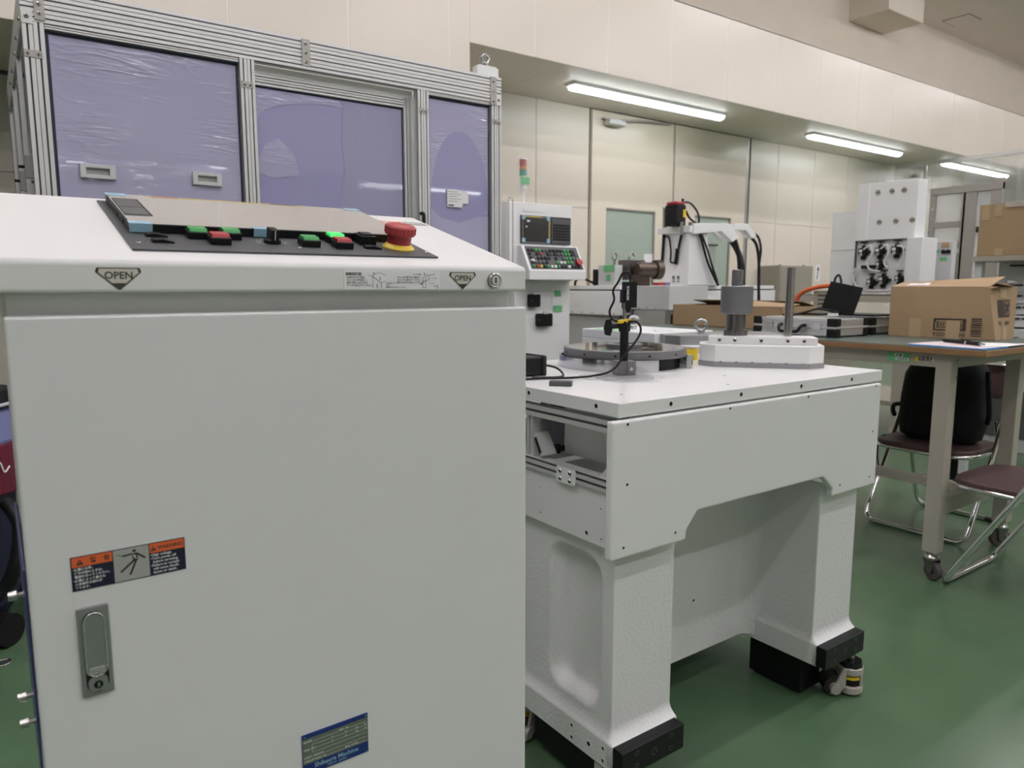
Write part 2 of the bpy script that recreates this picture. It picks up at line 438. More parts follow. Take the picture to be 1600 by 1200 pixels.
for i, t in enumerate(['OPENラベル下面の', 'キャッチに手を当て、', '指先で押し上げてから', 'テーブルを上げてください。']):
    m.text(t, .0027, (.3465, y, 1.2098 - i * .0031), UX, UZ)
for i, t in enumerate(['キャッチが動かない場合は、', 'キャッチ上面のテーブルを', '押さえながら操作してください。']):
    m.text(t, .0026, (.4125, y, 1.2104 - i * .0032), UX, UZ)
m.text('キャッチ上面', .0018, (.4345, y, 1.2146), UX, UZ); m.text('テーブル', .0018, (.461, y, 1.2096), UX, UZ); m.text('キャッチ', .0018, (.457, y, 1.2032), UX, UZ)
m.text('先端を指でプッシュ', .0018, (.397, y, 1.2035), UX, UZ); m.text('(2ヵ所)', .0018, (.397, y, 1.2012), UX, UZ); m.text('電源遮断は切り忘れしてください。', .0018, (.397, y, 1.1985), UX, UZ)
m.use('white_print').text('テーブルの開け方', .0025, (.3462, y - .0002, 1.2139), UX, UZ)
m.use('dark_print')
def ln(mm, pts, wd, yy):
    for (a, b), (c, d) in zip(pts[:-1], pts[1:]):
        L = math.hypot(c - a, d - b) or 1; nx, nz = -(d - b) / L * wd / 2, (c - a) / L * wd / 2
        mm.poly([(a + nx, yy, b + nz), (c + nx, yy, d + nz), (c - nx, yy, d - nz), (a - nx, yy, b - nz)])
ln(m, [(.374, 1.2135), (.379, 1.2125), (.382, 1.2145), (.389, 1.217), (.397, 1.2135)], .0004, y)
ln(m, [(.379, 1.2125), (.391, 1.2045)], .0007, y); ln(m, [(.380, 1.213), (.380, 1.1975)], .0004, y)
ln(m, [(.391, 1.2045), (.391, 1.1975)], .0007, y); ln(m, [(.391, 1.2045), (.397, 1.2065)], .0004, y); ln(m, [(.3855, 1.2035), (.3855, 1.198)], .0010, y)
ln(m, [(.3815, 1.2172), (.3815, 1.2145)], .0010, y); ln(m, [(.3895, 1.211), (.3895, 1.208)], .0010, y)
ln(m, [(.449, 1.2105), (.452, 1.2135), (.4655, 1.2155)], .0005, y); ln(m, [(.4505, 1.2172), (.4505, 1.2142)], .0011, y)
ln(m, [(.448, 1.2115), (.448, 1.1985), (.4525, 1.1985), (.4525, 1.2115)], .0005, y); ln(m, [(.444, 1.2035), (.4465, 1.2025), (.449, 1.206)], .0010, y)
ln(m, [(.448, 1.207), (.4525, 1.2065)], .0008, y); ln(m, [(.457, 1.2135), (.4575, 1.2085), (.4525, 1.2075)], .0005, y)
m.text('B5150P31', .0018, (.4635, y, 1.2000), UX, UZ); m.text('SLM', .0018, (.4675, y, 1.1978), UX, UZ)
tag(m.build('instruction_label', lid), 'white instruction label with Japanese text and drawings')

# sloped panel
nn = math.hypot(1, .281)
CM = Matrix(((1, 0, 0, 0), (0, 1 / nn, -.281 / nn, .83), (0, .281 / nn, 1 / nn, 1.229), (0, 0, 0, 1)))
pl = MB('panel_grey').box(.1275, .4935, .030, .304, 0, .0022)
for i, (cx, cs, R) in enumerate(((.289, .0815, .0155),)):
    pl.use('white_print')
    for k in range(-9, 10):
        a = math.radians(90 + k * 13); a2 = a + math.radians(9)
        pl.poly([(cx + R * math.cos(a), cs + R * math.sin(a), .0024), (cx + R * math.cos(a2), cs + R * math.sin(a2), .0024),
                 (cx + (R - .0007) * math.cos(a2), cs + (R - .0007) * math.sin(a2), .0024), (cx + (R - .0007) * math.cos(a), cs + (R - .0007) * math.sin(a), .0024)])
        if k % 2 == 0:
            pl.text(str(abs(k) * 5 + 10), .0030, (cx + (R + .0032) * math.cos(a), cs + (R + .0032) * math.sin(a) - .001, .0024), UX, (0, 1, 0), 'CENTER')
pl.xf(CM); plate = tag(pl.build('control_plate', cab), 'dark grey control plate')
hm = MB('black').box(.137, .4915, .110, .299, .0022, .0125).xf(CM); hmi = tag(hm.build('display_unit', cab, .0008, 1), 'flat touch display unit under protective film')
g = MB('screen').box(.1375, .491, .1105, .2985, .0125, .0130).use('screen')
g.xf(CM).build('display_glass', hmi)
g = MB('key_grey').box(.1395, .1665, .158, .262, .0128, .0140).use('black').box(.1675, .1690, .156, .264, .0128, .0136).use('black').box(.1395, .1665, .2035, .2045, .0139, .0142)
g.xf(CM).build('port_cover', hmi)
for a, b in ((.15, .165), (.195, .21)): MB('black_gloss').box(.1362, .1372, a, b, .0040, .0090).xf(CM).build('side_port', hmi)
g = MB('yellow').box(.185, .40, .2915, .2940, .0130, .0133).use('orange').box(.190, .225, .2915, .2940, .0133, .0135).use('brown_print').box(.352, .39, .2920, .2938, .0133, .0135).xf(CM).build('caution_strip', hmi)
for (a, b, c, d) in ((.136, .160, .107, .122), (.136, .160, .284, .301), (.274, .298, .107, .119), (.468, .4925, .284, .301)):
    MB('tape_blue').box(a, b, c, d, .0131, .0135).box(a, b, c - .0003, c, .0035, .0135).xf(CM).build('masking_tape', hmi)
# push buttons
def button(x, s, m, lit=False):
    b = MB('black').box(x - .0115, x + .0115, s, s + .0215, .0022, .0105).xf(CM).build('push_button', plate, .001, 2)
    c = MB(m).prism([(s + .0018, .0105), (s + .0198, .0105), (s + .0190, .0142), (s + .0045, .0142)], 'x', x - .0098, x + .0098).xf(CM).build('button_cap', b, .0006, 2)
for x, s, mm_ in ((.205, .0845, 'green'), (.243, .0865, 'green'), (.2235, .0585, 'red'), (.332, .0625, 'green'), (.3755, .0865, 'green_lit'), (.3735, .0575, 'red')):
    button(x, s, mm_)
b = MB('black').box(.4055, .4285, .084, .107, .0022, .0145).box(.4085, .4255, .088, .104, .0145, .0165).xf(CM).build('black_switch', plate, .001)
for x, s in ((.161, .088), (.1625, .060), (.415, .062)):
    MB('black').prism([(x - .011, .0022), (x + .012, .0022), (x + .0115, .004), (x, .0065), (x - .0105, .0055)], 'y', s, s + .011).xf(CM).build('blank_cover', plate, .0005)
k = MB('black').lathe([(.0105, .0022), (.0105, .006), (.0085, .008), (0, .008)], (.289, .0815, 0), UZ, 20)
k.box(.2845, .2935, .0715, .0915, .006, .0195)
k.use('white_print').box(.2885, .2895, .0712, .0716, .0075, .019)
k.xf(CM).build('rotary_knob', plate, .0012, 2)
e = MB('yellow').lathe([(.0215, .0022), (.0215, .0036), (.0165, .0085), (.0, .0085)], (.4575, .0765, 0), UZ, 36).xf(CM)
eb = e.build('emergency_stop', plate, smooth=False); tag(eb, 'red mushroom emergency stop on yellow ring')
e = MB('estop').lathe([(.0158, .0085), (.0162, .0200), (.0200, .0205), (.0203, .0230), (.0203, .0305), (.0185, .0330), (.0120, .0345), (0, .0348)], (.4575, .0765, 0), UZ, 40)
for kx in range(22):
    a = 2 * math.pi * kx / 22
    e.cyl((.4575 + .0200 * math.cos(a), .0765 + .0200 * math.sin(a), .0225), (.4575 + .0200 * math.cos(a), .0765 + .0200 * math.sin(a), .0310), .0012, seg=6)
e.xf(CM).build('mushroom_head', eb)
for x, s in ((.137, .057), (.314, .055), (.4885, .054), (.4885, .29)):
    o = inst(SCREW, 'screw', plate, CM @ Vector((x, s, .0022)), (math.atan(.281), 0, 0), (.6, .6, .6))
g = MB('label_grey').box(.498, .603, .262, .282, .0004, .0008).use('white_print').box(.520, .562, .263, .281, .0009, .0010).use('orange')
for kx in range(7): g.box(.523 + kx * .0054, .5262 + kx * .0054, .265 + (kx % 2) * .002, .279 - (kx % 3) * .002, .0010, .0012)
g.xf(CM); tag(g.build('warning_strip', lid), 'grey and red warning strip')
# door: warning label
y = .8194
m = MB('navy').box(.0465, .1525, y, .8202, .8970, .9325)
y -= .0002
m.use('orange').poly([(.0475, y, .9215), (.0833, y, .9215), (.0833, y, .9318), (.0475, y, .9318)])
m.poly([(.1180, y, .9215), (.1517, y, .9215), (.1517, y, .9318), (.1180, y, .9318)])
m.use('label_grey').poly([(.0842, y, .8978), (.1172, y, .8978), (.1172, y, .9318), (.0842, y, .9318)])
y -= .0002; m.use('dark_print')
def warn_tri(x, z, s): m.poly([(x - s, y, z - s * .8), (x + s, y, z - s * .8), (x, y, z + s * .9)]); m.use('orange').poly([(x - .0003, y - .0001, z - s * .3), (x + .0003, y - .0001, z - s * .3), (x + .0004, y - .0001, z + s * .4), (x - .0004, y - .0001, z + s * .4)]); m.use('dark_print')
warn_tri(.0545, .9264, .0034); warn_tri(.1217, .9264, .0030)
m.text('警', .0058, (.0635, y, .9245), UX, UZ); m.text('告', .0058, (.0755, y, .9245), UX, UZ)
m.text('WARNING', .0051, (.1256, y, .9248), UX, UZ)
cx, cz = .1035, .928
m.poly([(cx + .0017 * math.cos(k * .5236), y, cz + .0017 * math.sin(k * .5236)) for k in range(12)])
def limb(p, q, wd): ln(m, [p, q], wd, y)
limb((.1035, .9255), (.1045, .9175), .0048); limb((.1055, .9250), (.1135, .9185), .0021); limb((.1015, .9252), (.0925, .9242), .0019); limb((.0925, .9242), (.0900, .9260), .0006); limb((.0900, .9260), (.0865, .9265), .0006)
limb((.1030, .9180), (.0900, .9075), .0021); limb((.1050, .9180), (.0985, .9030), .0021); limb((.1048, .9245), (.1062, .9225), .0007)
m.use('white_print'); ln(m, [(.1018, .9240), (.1050, .9225), (.1028, .9215), (.1055, .9195)], .0006, y - .0002)
for i, t in enumerate(['•High voltage.', '•Turn power off', '  before servicing.', '•Failure to comply', '  will cause shock,', '  burns or death.']):
    m.text(t, .0037, (.1186, y, .9182 - i * .0038), UX, UZ)
for i, t in enumerate(['•感電に注意。', ' 保守点検のときは、', ' 電源を切ってください。', '•感電によって重大な', ' 人身事故の恐れが', ' あります。']):
    m.text(t, .0030, (.0482, y, .9182 - i * .0038), UX, UZ)
tag(m.build('warning_label', dr_), 'orange and black high voltage warning label')
# flush chrome handle
hx0, hx1, hz0, hz1 = .0478, .0765, .7835, .8790
m = MB('chrome_green').prism(rrect(hx0, hx1, hz0, hz1, .002, 3), 'y', .8165, .8205)
fh = tag(m.build('flush_handle', dr_, .0012, 2), 'chrome flush handle with keyhole')
cxh = (hx0 + hx1) / 2
m = MB('black_gloss').prism(rrect(cxh - .0102, cxh + .0102, hz0 + .004, hz1 - .005, .0100, 8), 'y', .8160, .8170)
m.use('chrome_green').prism([(p[0], p[1]) for p in rrect(cxh - .0086, cxh + .0086, hz0 + .0225, hz1 - .0075, .0084, 8)], 'y', .8142, .8165)
m.use('chrome').tube([(p[0], .8146, p[1]) for p in rrect(cxh - .0092, cxh + .0092, hz0 + .0215, hz1 - .0065, .0090, 8)], .0010, 6, True)
m.use('chrome_green').prism(rrect(cxh - .0088, cxh + .0088, hz0 + .0055, hz0 + .0212, .0060, 6), 'y', .8145, .8165)
m.use('black').cyl((cxh, .8150, hz0 + .0125), (cxh, .8140, hz0 + .0125), .0042, seg=18).use('steel').box(cxh - .001, cxh + .0012, .8136, .8142, hz0 + .010, hz0 + .0150)
m.use('label_grey').prism(rrect(cxh - .0065, cxh + .0065, hz0 + .0245, hz0 + .0315, .001, 2), 'y', .8138, .8143)
m.use('dark_print'); ln(m, [(cxh - .0045, hz0 + .0270), (cxh + .0010, hz0 + .0270), (cxh + .0010, hz0 + .0258), (cxh + .0046, hz0 + .0280), (cxh + .0010, hz0 + .0302), (cxh + .0010, hz0 + .0290), (cxh - .0045, hz0 + .0290), (cxh - .0045, hz0 + .0270)], .0004, .8137)
h2 = m.build('lever', dr_)
# name plate
m = MB('plate_blue').box(.2705, .3570, .8188, .8202, .6020, .6555)
y = .8186
m.use('plate_green').poly([(.2710, y, .6165), (.3565, y, .6165), (.3565, y, .6500), (.2710, y, .6500)])
y -= .0002; m.use('white_print')
m.text('MODEL', .0034, (.2722, y, .6447), UX, UZ); ln(m, [(.2850, .6447), (.3175, .6447)], .0004, y); m.text('MFG. No.', .0034, (.3182, y, .6447), UX, UZ); ln(m, [(.3325, .6447), (.3550, .6447)], .0004, y)
for i in range(3): ln(m, [(.2900, .6398 - .0050 * i), (.3550, .6398 - .0050 * i)], .0004, y)
ln(m, [(.2900, .6408), (.2830, .6408), (.2830, .6300), (.2900, .6300)], .0004, y); m.text('PWR. SPLY.', .0034, (.2722, y, .6340), UX, UZ)
for xx, t in ((.308, 'V'), (.326, 'A'), (.340, 'Hz'), (.352, 'Ph')):
    for i in range(2): m.text(t, .0030, (xx, y, .6402 - .005 * i), UX, UZ)
m.text('CONT. CIRCUIT', .0034, (.2722, y, .6240), UX, UZ); ln(m, [(.2960, .6240), (.3550, .6240)], .0004, y)
m.text('CIRCUIT DIAG. No.', .0034, (.2722, y, .6190), UX, UZ); ln(m, [(.3015, .6190), (.3245, .6190)], .0004, y); m.text('MFG. DATE', .0034, (.3250, y, .6190), UX, UZ); ln(m, [(.3405, .6190), (.3550, .6190)], .0004, y)
m.use('tape_blue').text('Shibaura Machine', .0082, (.3140, y, .6090), UX, UZ, 'CENTER', 2); m.text('TOKYO   JAPAN', .0036, (.3140, y, .6045), UX, UZ, 'CENTER')
m.use('steel_bright')
for xx, zz in ((.2735, .6530), (.3540, .6530), (.2735, .6045), (.3540, .6045)): m.lathe([(.0013, 0), (.0011, .0008), (0, .0010)], (xx, .8188, zz), NY, 10)
tag(m.build('name_plate', dr_), 'blue and green riveted name plate')

# ================================================================== MACHINE BASE (middle)
mc = thing('machine', 'white cast machine base on two legs with flat top plate beside the cabinet', 'machine', (1.54, 1.4, 0))
def flare(z, d=.014):      # outward foot fillet
    if z <= .187: return d
    if z >= .222: return 0.0
    t = (z - .187) / .035; return d * (1 - t) ** 2.2
def sdf(y, z):
    cy, cz, hy, hz, r = 1.232, .418, .094, .186, .055
    qx = abs(y - cy) - hy + r; qz = abs(z - cz) - hz + r
    return math.hypot(max(qx, 0), max(qz, 0)) + min(max(qx, qz), 0) - r
lev = [.125, .186] + [.187 + .035 * k / 8 for k in range(9)] + [.222 + (.66 - .222) * k / 70 for k in range(1, 71)]
def leg(x0, x1, pocket):
    b = MB('cast'); Y1 = 1.85
    ys = [None] + [1.10 + .75 * (k / 110) for k in range(1, 111)]
    n = len(ys)
    # -X face
    vs = []; fs = []
    for z in lev:
        fl_ = flare(z)
        for yy in ys:
            yv = 1.10 - flare(z, .018) if yy is None else yy
            dx = 0
            if pocket:
                d = sdf(yv, z); t = min(max(-d / .030, 0), 1); dx = .036 * (t * t * (3 - 2 * t))
            vs.append((x0 - fl_ * (1 if pocket else .4) + dx, yv, z))
    for i in range(len(lev) - 1):
        for j in range(n - 1): fs.append((i * n + j, i * n + j + 1, (i + 1) * n + j + 1, (i + 1) * n + j))
    b.add(vs, fs, True)
    # front, right, back
    R = [[(x0 - flare(z) * (1 if pocket else .4), 1.10 - flare(z, .018), z), (x1 + flare(z) * .4, 1.10 - flare(z, .018), z), (x1 + flare(z) * .4, Y1, z), (x0 - flare(z) * (1 if pocket else .4), Y1, z)] for z in lev]
    vs = [p for q in R for p in q]
    fs = [(4 * i + a, 4 * i + c, 4 * i + 4 + c, 4 * i + 4 + a) for i in range(len(lev) - 1) for a, c in ((0, 1), (1, 2), (2, 3))]
    b.add(vs, fs); b.add(R[0], [(0, 1, 2, 3)]); b.add(R[-1], [(0, 1, 2, 3)])
    return b
L1 = leg(1.062, 1.25, True).build('leg_casting', mc)
L2 = leg(1.846, 2.034, False).build('leg_casting', mc)
for o_ in (L1, L2):
    bm = bmesh.new(); bm.from_mesh(o_.data); bmesh.ops.remove_doubles(bm, verts=bm.verts, dist=.0004)
    bmesh.ops.recalc_face_normals(bm, faces=bm.faces); bm.to_mesh(o_.data); bm.free()
iw = MB('cast').box(1.24, 1.85, 1.32, 1.36, .136, .66)
iw.prism([(1.85, 1.33), (1.79, 1.33)] + [(1.79 + .056 * math.sin(t), 1.264 + .056 * math.cos(t)) for t in [math.pi / 2 * k / 10 for k in range(11)]] + [(1.85, 1.264)], 'z', .138, .66)
web = iw.build('web_wall', mc)
cp = MB('cast').prism(rrect(1.20, 1.60, .285, .60, .02, 4), 'y', 1.3165, 1.3205).build('cover_plate', web, .0008, 1)
for x, z in ((1.585, .305), (1.585, .585)): inst(HOLE, 'bolt_hole', web, (x, 1.3165, z), RX, (.8, .8, .8))
MB('white').box(1.66, 1.735, 1.18, 1.20, .672, .69).build('tab', mc)
m = MB('cast').text('303', .040, (1.0625, 1.452, .388), NY, UZ, 'LEFT', 3)
st = len(m.f); vs0 = [v.copy() for v in m.v]
m.add([v - Vector((.002, 0, 0)) for v in vs0], [tuple(f) for f in m.f[:st]])
m.build('cast_number', L1)
# rear part of the base
MB('cast').box(1.07, 2.03, 1.70, 1.85, .13, .66).build('rear_casting', mc)
# apron and side panels
ap = [(1.012, .630), (1.247, .630), (1.248, .653), (1.283, .6915), (1.790, .6915), (1.838, .651), (1.838, .630), (2.062, .630), (2.062, .9265), (1.012, .9265)]
apo = MB('white').prism(ap, 'y', 1.062, 1.082).build('apron_panel', mc, .0055, 3)
for x, z in ((1.054, .918), (1.384, .919), (1.698, .919), (2.031, .920), (1.056, .79), (1.049, .654), (1.209, .655), (2.027, .79), (2.026, .657), (1.873, .657)):
    inst(HOLE, 'bolt_hole', apo, (x, 1.0618, z), RX, (.62, .62, 1))
sp = MB('white').box(1.044, 1.054, 1.082, 1.84, .637, .783).build('side_panel', mc, .002)
for y, z in ((1.34, .661), (1.34, .723), (1.127, .723), (1.125, .656)): inst(HOLE, 'bolt_hole', sp, (1.0438, y, z), RL, (.4, .4, 1))
inst(HOLE, 'bolt_hole', sp, (1.0438, 1.173, .657), RL, (.95, .95, 1))
tp = MB('white_top').box(1.036, 2.076, 1.070, 1.85, .931, .962).build('top_plate', mc, .002, 2)
for x in (1.191, 1.433, 1.677, 1.915): inst(HOLE, 'bolt_hole', tp, (x, 1.0698, .947), RX)
for y in (1.139, 1.377): inst(HOLE, 'bolt_hole', tp, (1.0358, y, .948), RL)
for x, y in ((1.13, 1.16), (1.46, 1.13), (1.60, 1.25)): MB('iron_grey').cyl((x, y, .9618), (x, y, .9624), .0035, seg=10).build('dowel_hole', tp)
MB('white').box(1.08, 2.06, 1.084, 1.82, .922, .931).build('spacer_plate', mc)
# aluminium frame in the open side
def rail_y(z0, z1, y0, y1, x0=1.040, x1=1.068):
    h = (z1 - z0) / 2; zc = (z0 + z1) / 2; g = .0035
    return MB('alu').box(x0 + .008, x1, y0, y1, z0, z1).box(x0, x0 + .008, y0, y1, z0, zc - g).box(x0, x0 + .008, y0, y1, zc + g, z1).use('alu_dark').box(x0 + .007, x0 + .0085, y0, y1, zc - g, zc + g)
rail_y(.893, .920, 1.084, 1.80).build('frame_rail', mc); rail_y(.783, .793, 1.084, 1.80).build('frame_rail', mc)
rail_y(.765, .785, 1.084, 1.80, 1.036, 1.05).build('frame_rail', mc)
for y in (1.375, 1.088):
    MB('alu').box(1.046, 1.07, y, y + .009, .79, .895).box(1.046, 1.07, y + .014, y + .024, .79, .895).use('alu_dark').box(1.052, 1.07, y + .008, y + .015, .79, .895).build('frame_post', mc)
MB('alu').box(1.10, 1.12, 1.42, 1.44, .79, .895).box(1.15, 1.17, 1.46, 1.48, .79, .895).build('frame_post', mc)
for z, sgn in ((.893, -1), (.793, 1)):
    MB('alu').prism([(1.098, z), (1.138, z), (1.098, z + .042 * sgn)], 'x', 1.048, 1.053).build('gusset', mc)
MB('alu').prism([(1.34, .797), (1.372, .845), (1.364, .852), (1.330, .803)], 'x', 1.045, 1.085).use('black').prism([(1.345, .803), (1.366, .838), (1.360, .843), (1.339, .808)], 'x', 1.0445, 1.046).build('hinge_block', mc)
MB('white').box(1.125, 1.98, 1.092, 1.352, .795, .920).build('inner_cover', mc, .003)
MB('panel_grey').box(1.40, 1.42, 1.36, 1.80, .79, .92).use('bg_grey').box(1.07, 1.40, 1.36, 1.80, .780, .793).build('inner_tray', mc)
MB('black').cyl((1.10, 1.375, .803), (1.12, 1.36, .803), .012, seg=12).cyl((1.12, 1.36, .803), (1.14, 1.345, .810), .007, seg=10).build('inner_knob', mc)
br = MB('white').prism(rrect(1.203, 1.268, .757, .793, .004, 3), 'x', 1.033, 1.036).build('joint_plate', mc)
for y in (1.219, 1.253):
    for z in (.766, .784):
        inst(SCREW, 'screw', br, (1.033, y, z), RL)
# feet
for x0, x1 in ((1.048, 1.246), (1.836, 2.036)):
    f = MB('black_steel').box(x0, x1, 1.050, 1.081, .128, .189).build('foot_block', mc, .0012, 1)
    for kx, kz, s in ((.045, .175, .7), (.045, .145, .7), (.1, .158, 1.0), (.155, .175, .7), (.155, .145, .7)):
        inst(mesh_of(MB('steel_dark').lathe([(.0085, 0), (.0085, .0005), (.0068, .0005)], (0, 0, 0), UZ, 14).use('black').lathe([(.0068, .0004), (0, .0004)], (0, 0, 0), UZ, 14), 'socket') if 'socket' not in bpy.data.meshes else bpy.data.meshes['socket'],
             'bolt_hole', f, (x0 + kx, 1.0498, kz), RX, (s, s, 1))
for y, z in ((1.22, .170), (1.22, .140), (1.16, .155), (1.112, .170), (1.112, .140)): inst(HOLE, 'bolt_hole', L1, (1.0476, y, z), RL, (.8, .8, 1) if y != 1.16 else (1.15, 1.15, 1))
MB('black_steel').box(1.862, 1.962, 1.14, 1.318, .008, .124).build('support_beam', mc, .002)
sb = MB('black_steel').box(1.075, 1.17, 1.10, 1.40, .030, .124).build('support_beam', mc, .002)
MB('label_paper').box(1.0738, 1.0752, 1.135, 1.168, .058, .096).use('dark_print').box(1.0734, 1.0739, 1.140, 1.163, .078, .082).box(1.0734, 1.0739, 1.143, 1.160, .070, .073).build('sticker', sb)
def levelling_caster(cx, cy, rz, sc=1.0):
    M = Matrix.Translation((cx, cy, 0)) @ Matrix.Rotation(rz, 4, 'Z')
    body = MB('caster_grey')
    body.lathe([(.0, .030), (.036, .030), (.0375, .026), (.0375, .010), (.034, .006), (0, .006)], (0, 0, 0), UZ, 32)
    body.lathe([(0, .064), (.034, .064), (.036, .068), (.036, .084), (.030, .088), (0, .088)], (0, 0, 0), UZ, 32)
    for a in (20, 75, 130, 172, 312): t = math.radians(a); body.box(.033 * math.cos(t) - .004, .033 * math.cos(t) + .004, .033 * math.sin(t) - .004, .033 * math.sin(t) + .004, .028, .066)
    body.prism([(-.070, .010), (-.052, .010), (-.026, .030), (-.026, .086), (-.036, .086)], 'y', -.034, -.026).prism([(-.070, .010), (-.052, .010), (-.026, .030), (-.026, .086), (-.036, .086)], 'y', .026, .034)
    body.cyl((-.055, -.038, .026), (-.055, .038, .026), .016, seg=20)
    c = body.xf(M).build('caster', mc, .001); tag(c, 'grey levelling caster with yellow adjuster')
    MB('rubber').cyl((0, 0, 0), (0, 0, .008), .030, seg=24).xf(M).build('pad', c)
    MB('rubber').cyl((-.055, -.024, .031), (-.055, .024, .031), .030, seg=28).xf(M).build('wheel', c)
    MB('yellow').cyl((0, 0, .050), (0, 0, .058), .032, seg=10).use('black').cyl((0, 0, .030), (0, 0, .049), .030, seg=24).xf(M).build('adjuster', c)
    MB('black_gloss').cyl((0, 0, .088), (0, 0, .102), .036, .033, 8).use('steel').cyl((0, 0, .10), (0, 0, .128), .007, seg=12).cyl((0, 0, .104), (0, 0, .112), .012, seg=6).xf(M).build('top_nut', c)
levelling_caster(2.005, 1.070, math.radians(-35)); levelling_caster(1.12, 1.48, math.radians(20)); levelling_caster(1.96, 1.75, 0)

# ------------------------------------------------------------------ on the machine top
T = .962
rt = thing('rotary_disc', 'large polished steel disc set on the machine top plate', 'disc', (1.558, 1.591, T))
c = (1.558, 1.591, T)
rg_ = MB('steel_bright'); vs = []; NA = 90
for k in range(NA + 1):
    a = math.radians(-58 + (313) * k / NA)
    for rr, hh in ((.196, 0), (.196, .034), (.190, .034), (.190, 0)): vs.append((c[0] + rr * math.cos(a), c[1] + rr * math.sin(a), T + hh))
rg_.add(vs, [(4 * k + q, 4 * k + (q + 1) % 4, 4 * k + 4 + (q + 1) % 4, 4 * k + 4 + q) for k in range(NA) for q in range(4)]); rg_.add(vs[:4], [(0, 1, 2, 3)]); rg_.add(vs[-4:], [(0, 1, 2, 3)])
rg_.build('outer_ring', rt)
MB('black').cyl((c[0], c[1], T), (c[0], c[1], T + .036), .165, seg=48).build('inner_drum', rt)
a_ = math.radians(-58); MB('steel').box(-.012, .012, -.007, .007, 0, .038).xf(Matrix.Translation((c[0] + .196 * math.cos(a_), c[1] + .196 * math.sin(a_), T)) @ Matrix.Rotation(a_ + 1.57, 4, 'Z')).build('ring_end', rt)
MB('iron_grey').lathe([(.160, .034), (.1835, .034), (.1835, .056), (.181, .058), (.178, .0585)], c, UZ, 72).use('disc_top').lathe([(.178, .0585), (.088, .0585), (.088, .050)], c, UZ, 72).build('disc_body', rt)
MB('steel_dark').lathe([(.088, .052), (.055, .052)], c, UZ, 48).use('iron_grey').lathe([(.055, .050), (.055, .066), (.050, .068), (.036, .068), (.034, .060), (0, .060)], c, UZ, 48).build('hub', rt)
for k in range(12):
    a = math.radians(k * 30 + 8); MB('black').cyl((c[0] + .1832 * math.cos(a), c[1] + .1832 * math.sin(a), T + .045), (c[0] + .184 * math.cos(a), c[1] + .184 * math.sin(a), T + .045), .0035, seg=8).build('edge_hole', rt)
# swing arm block, spindle and rod
ang = math.atan2(-.77, .64)
ar = thing('swing_arm', 'white arm block with grey steel spindle and upright rod on the machine top', 'machine part', (1.907, 1.364, T), ang, local=True)
def octo(l, wd, ch): return [(-l + ch, -wd), (l - ch, -wd), (l, -wd + ch), (l, wd - ch), (l - ch, wd), (-l + ch, wd), (-l, wd - ch), (-l, -wd + ch)]
MB('slab_grey').prism(octo(.180, .092, .046), 'z', 0, .0135).build('base_plate', ar, .001)
bd = MB('white_top').prism(octo(.178, .090, .046), 'z', .0135, .066).build('arm_body', ar, .003)
tbar = MB('white_top').box(-.152, .158, -.052, .060, .066, .088).build('top_bar', ar, .0015)
for x in (-.12, -.075, 0, .075, .12): inst(SCREW, 'screw', tbar, (x, -.052, .078), RX, (1.15, 1.15, 1))
for x in (-.115, -.07, -.025, .025, .07, .115): inst(SCREW, 'screw', bd, (x, -.0895, .0145), (0, 0, 0), (.9, .9, .8))
spx, spy = -.071, .030
sp_ = MB('steel_dark').lathe([(0, .088), (.036, .088), (.036, .105), (.029, .107), (.029, .156), (0, .156)], (spx, spy, 0), UZ, 40).build('spindle_stem', ar)
MB('iron_grey').lathe([(.029, .154), (.045, .154), (.0485, .158), (.0485, .236), (.045, .240), (0, .240)], (spx, spy, 0), UZ, 48).use('steel_bright').torus((spx, spy, .2385), UZ, .0462, .0016, 48).build('spindle_head', sp_)
g = MB('iron_grey').cyl((spx, spy, .24), (spx, spy, .288), .0165, seg=24)
g.use('steel_bright').torus((spx, spy, .288), UZ, .0150, .0015, 24)
for k in range(6): a = k * math.pi / 3; g.cyl((spx + .0165 * math.cos(a), spy + .0165 * math.sin(a), .24), (spx + .0165 * math.cos(a), spy + .0165 * math.sin(a), .2875), .0012, seg=6)
g.build('spindle_pin', sp_)
MB('steel').cyl((.082, .022, .088), (.082, .022, .294), .0125, seg=24).use('steel_dark').cyl((.082, .022, .294), (.082, .022, .2945), .010, seg=20).build('upright_rod', ar)
# sensor on a magnetic stand, standing on a wrapped plate
c0 = (1.345, 1.372)
wp = thing('wrapped_plate', 'grey round plate in crinkled clear plastic under the sensor stand', 'plate', (c0[0], c0[1], T))
MB('slab_grey').cyl((c0[0], c0[1], T), (c0[0], c0[1], T + .005), .078, seg=32).build('plate', wp)
pts = []
w_ = MB('plastic_wrap'); N = 40; ring = []
for j, (rr, hh) in enumerate(((.0, .0075), (.05, .0072), (.08, .0066), (.092, .0030), (.108, .0012))):
    for k in range(N):
        a = 2 * math.pi * k / N; q = rr * (1 + (.10 * math.sin(3 * a + 1) + .06 * math.sin(7 * a)) * (j / 4)); h = hh + (random.random() - .3) * .003 * (j > 1)
        ring.append((c0[0] + q * math.cos(a) * 1.05, c0[1] + q * math.sin(a), T + max(h, .0006)))
w_.add(ring, [(j * N + k, j * N + (k + 1) % N, (j + 1) * N + (k + 1) % N, (j + 1) * N + k) for j in range(4) for k in range(N)], True)
w_.build('plastic_bag', wp, keepn=True)
sx, sy = 1.355, 1.385
ss = thing('sensor_stand', 'black inspection sensor clamped on a post with magnetic base', 'sensor', (sx, sy, T + .0075))
M = Matrix.Translation((sx, sy, 0)) @ Matrix.Rotation(math.radians(-20), 4, 'Z')
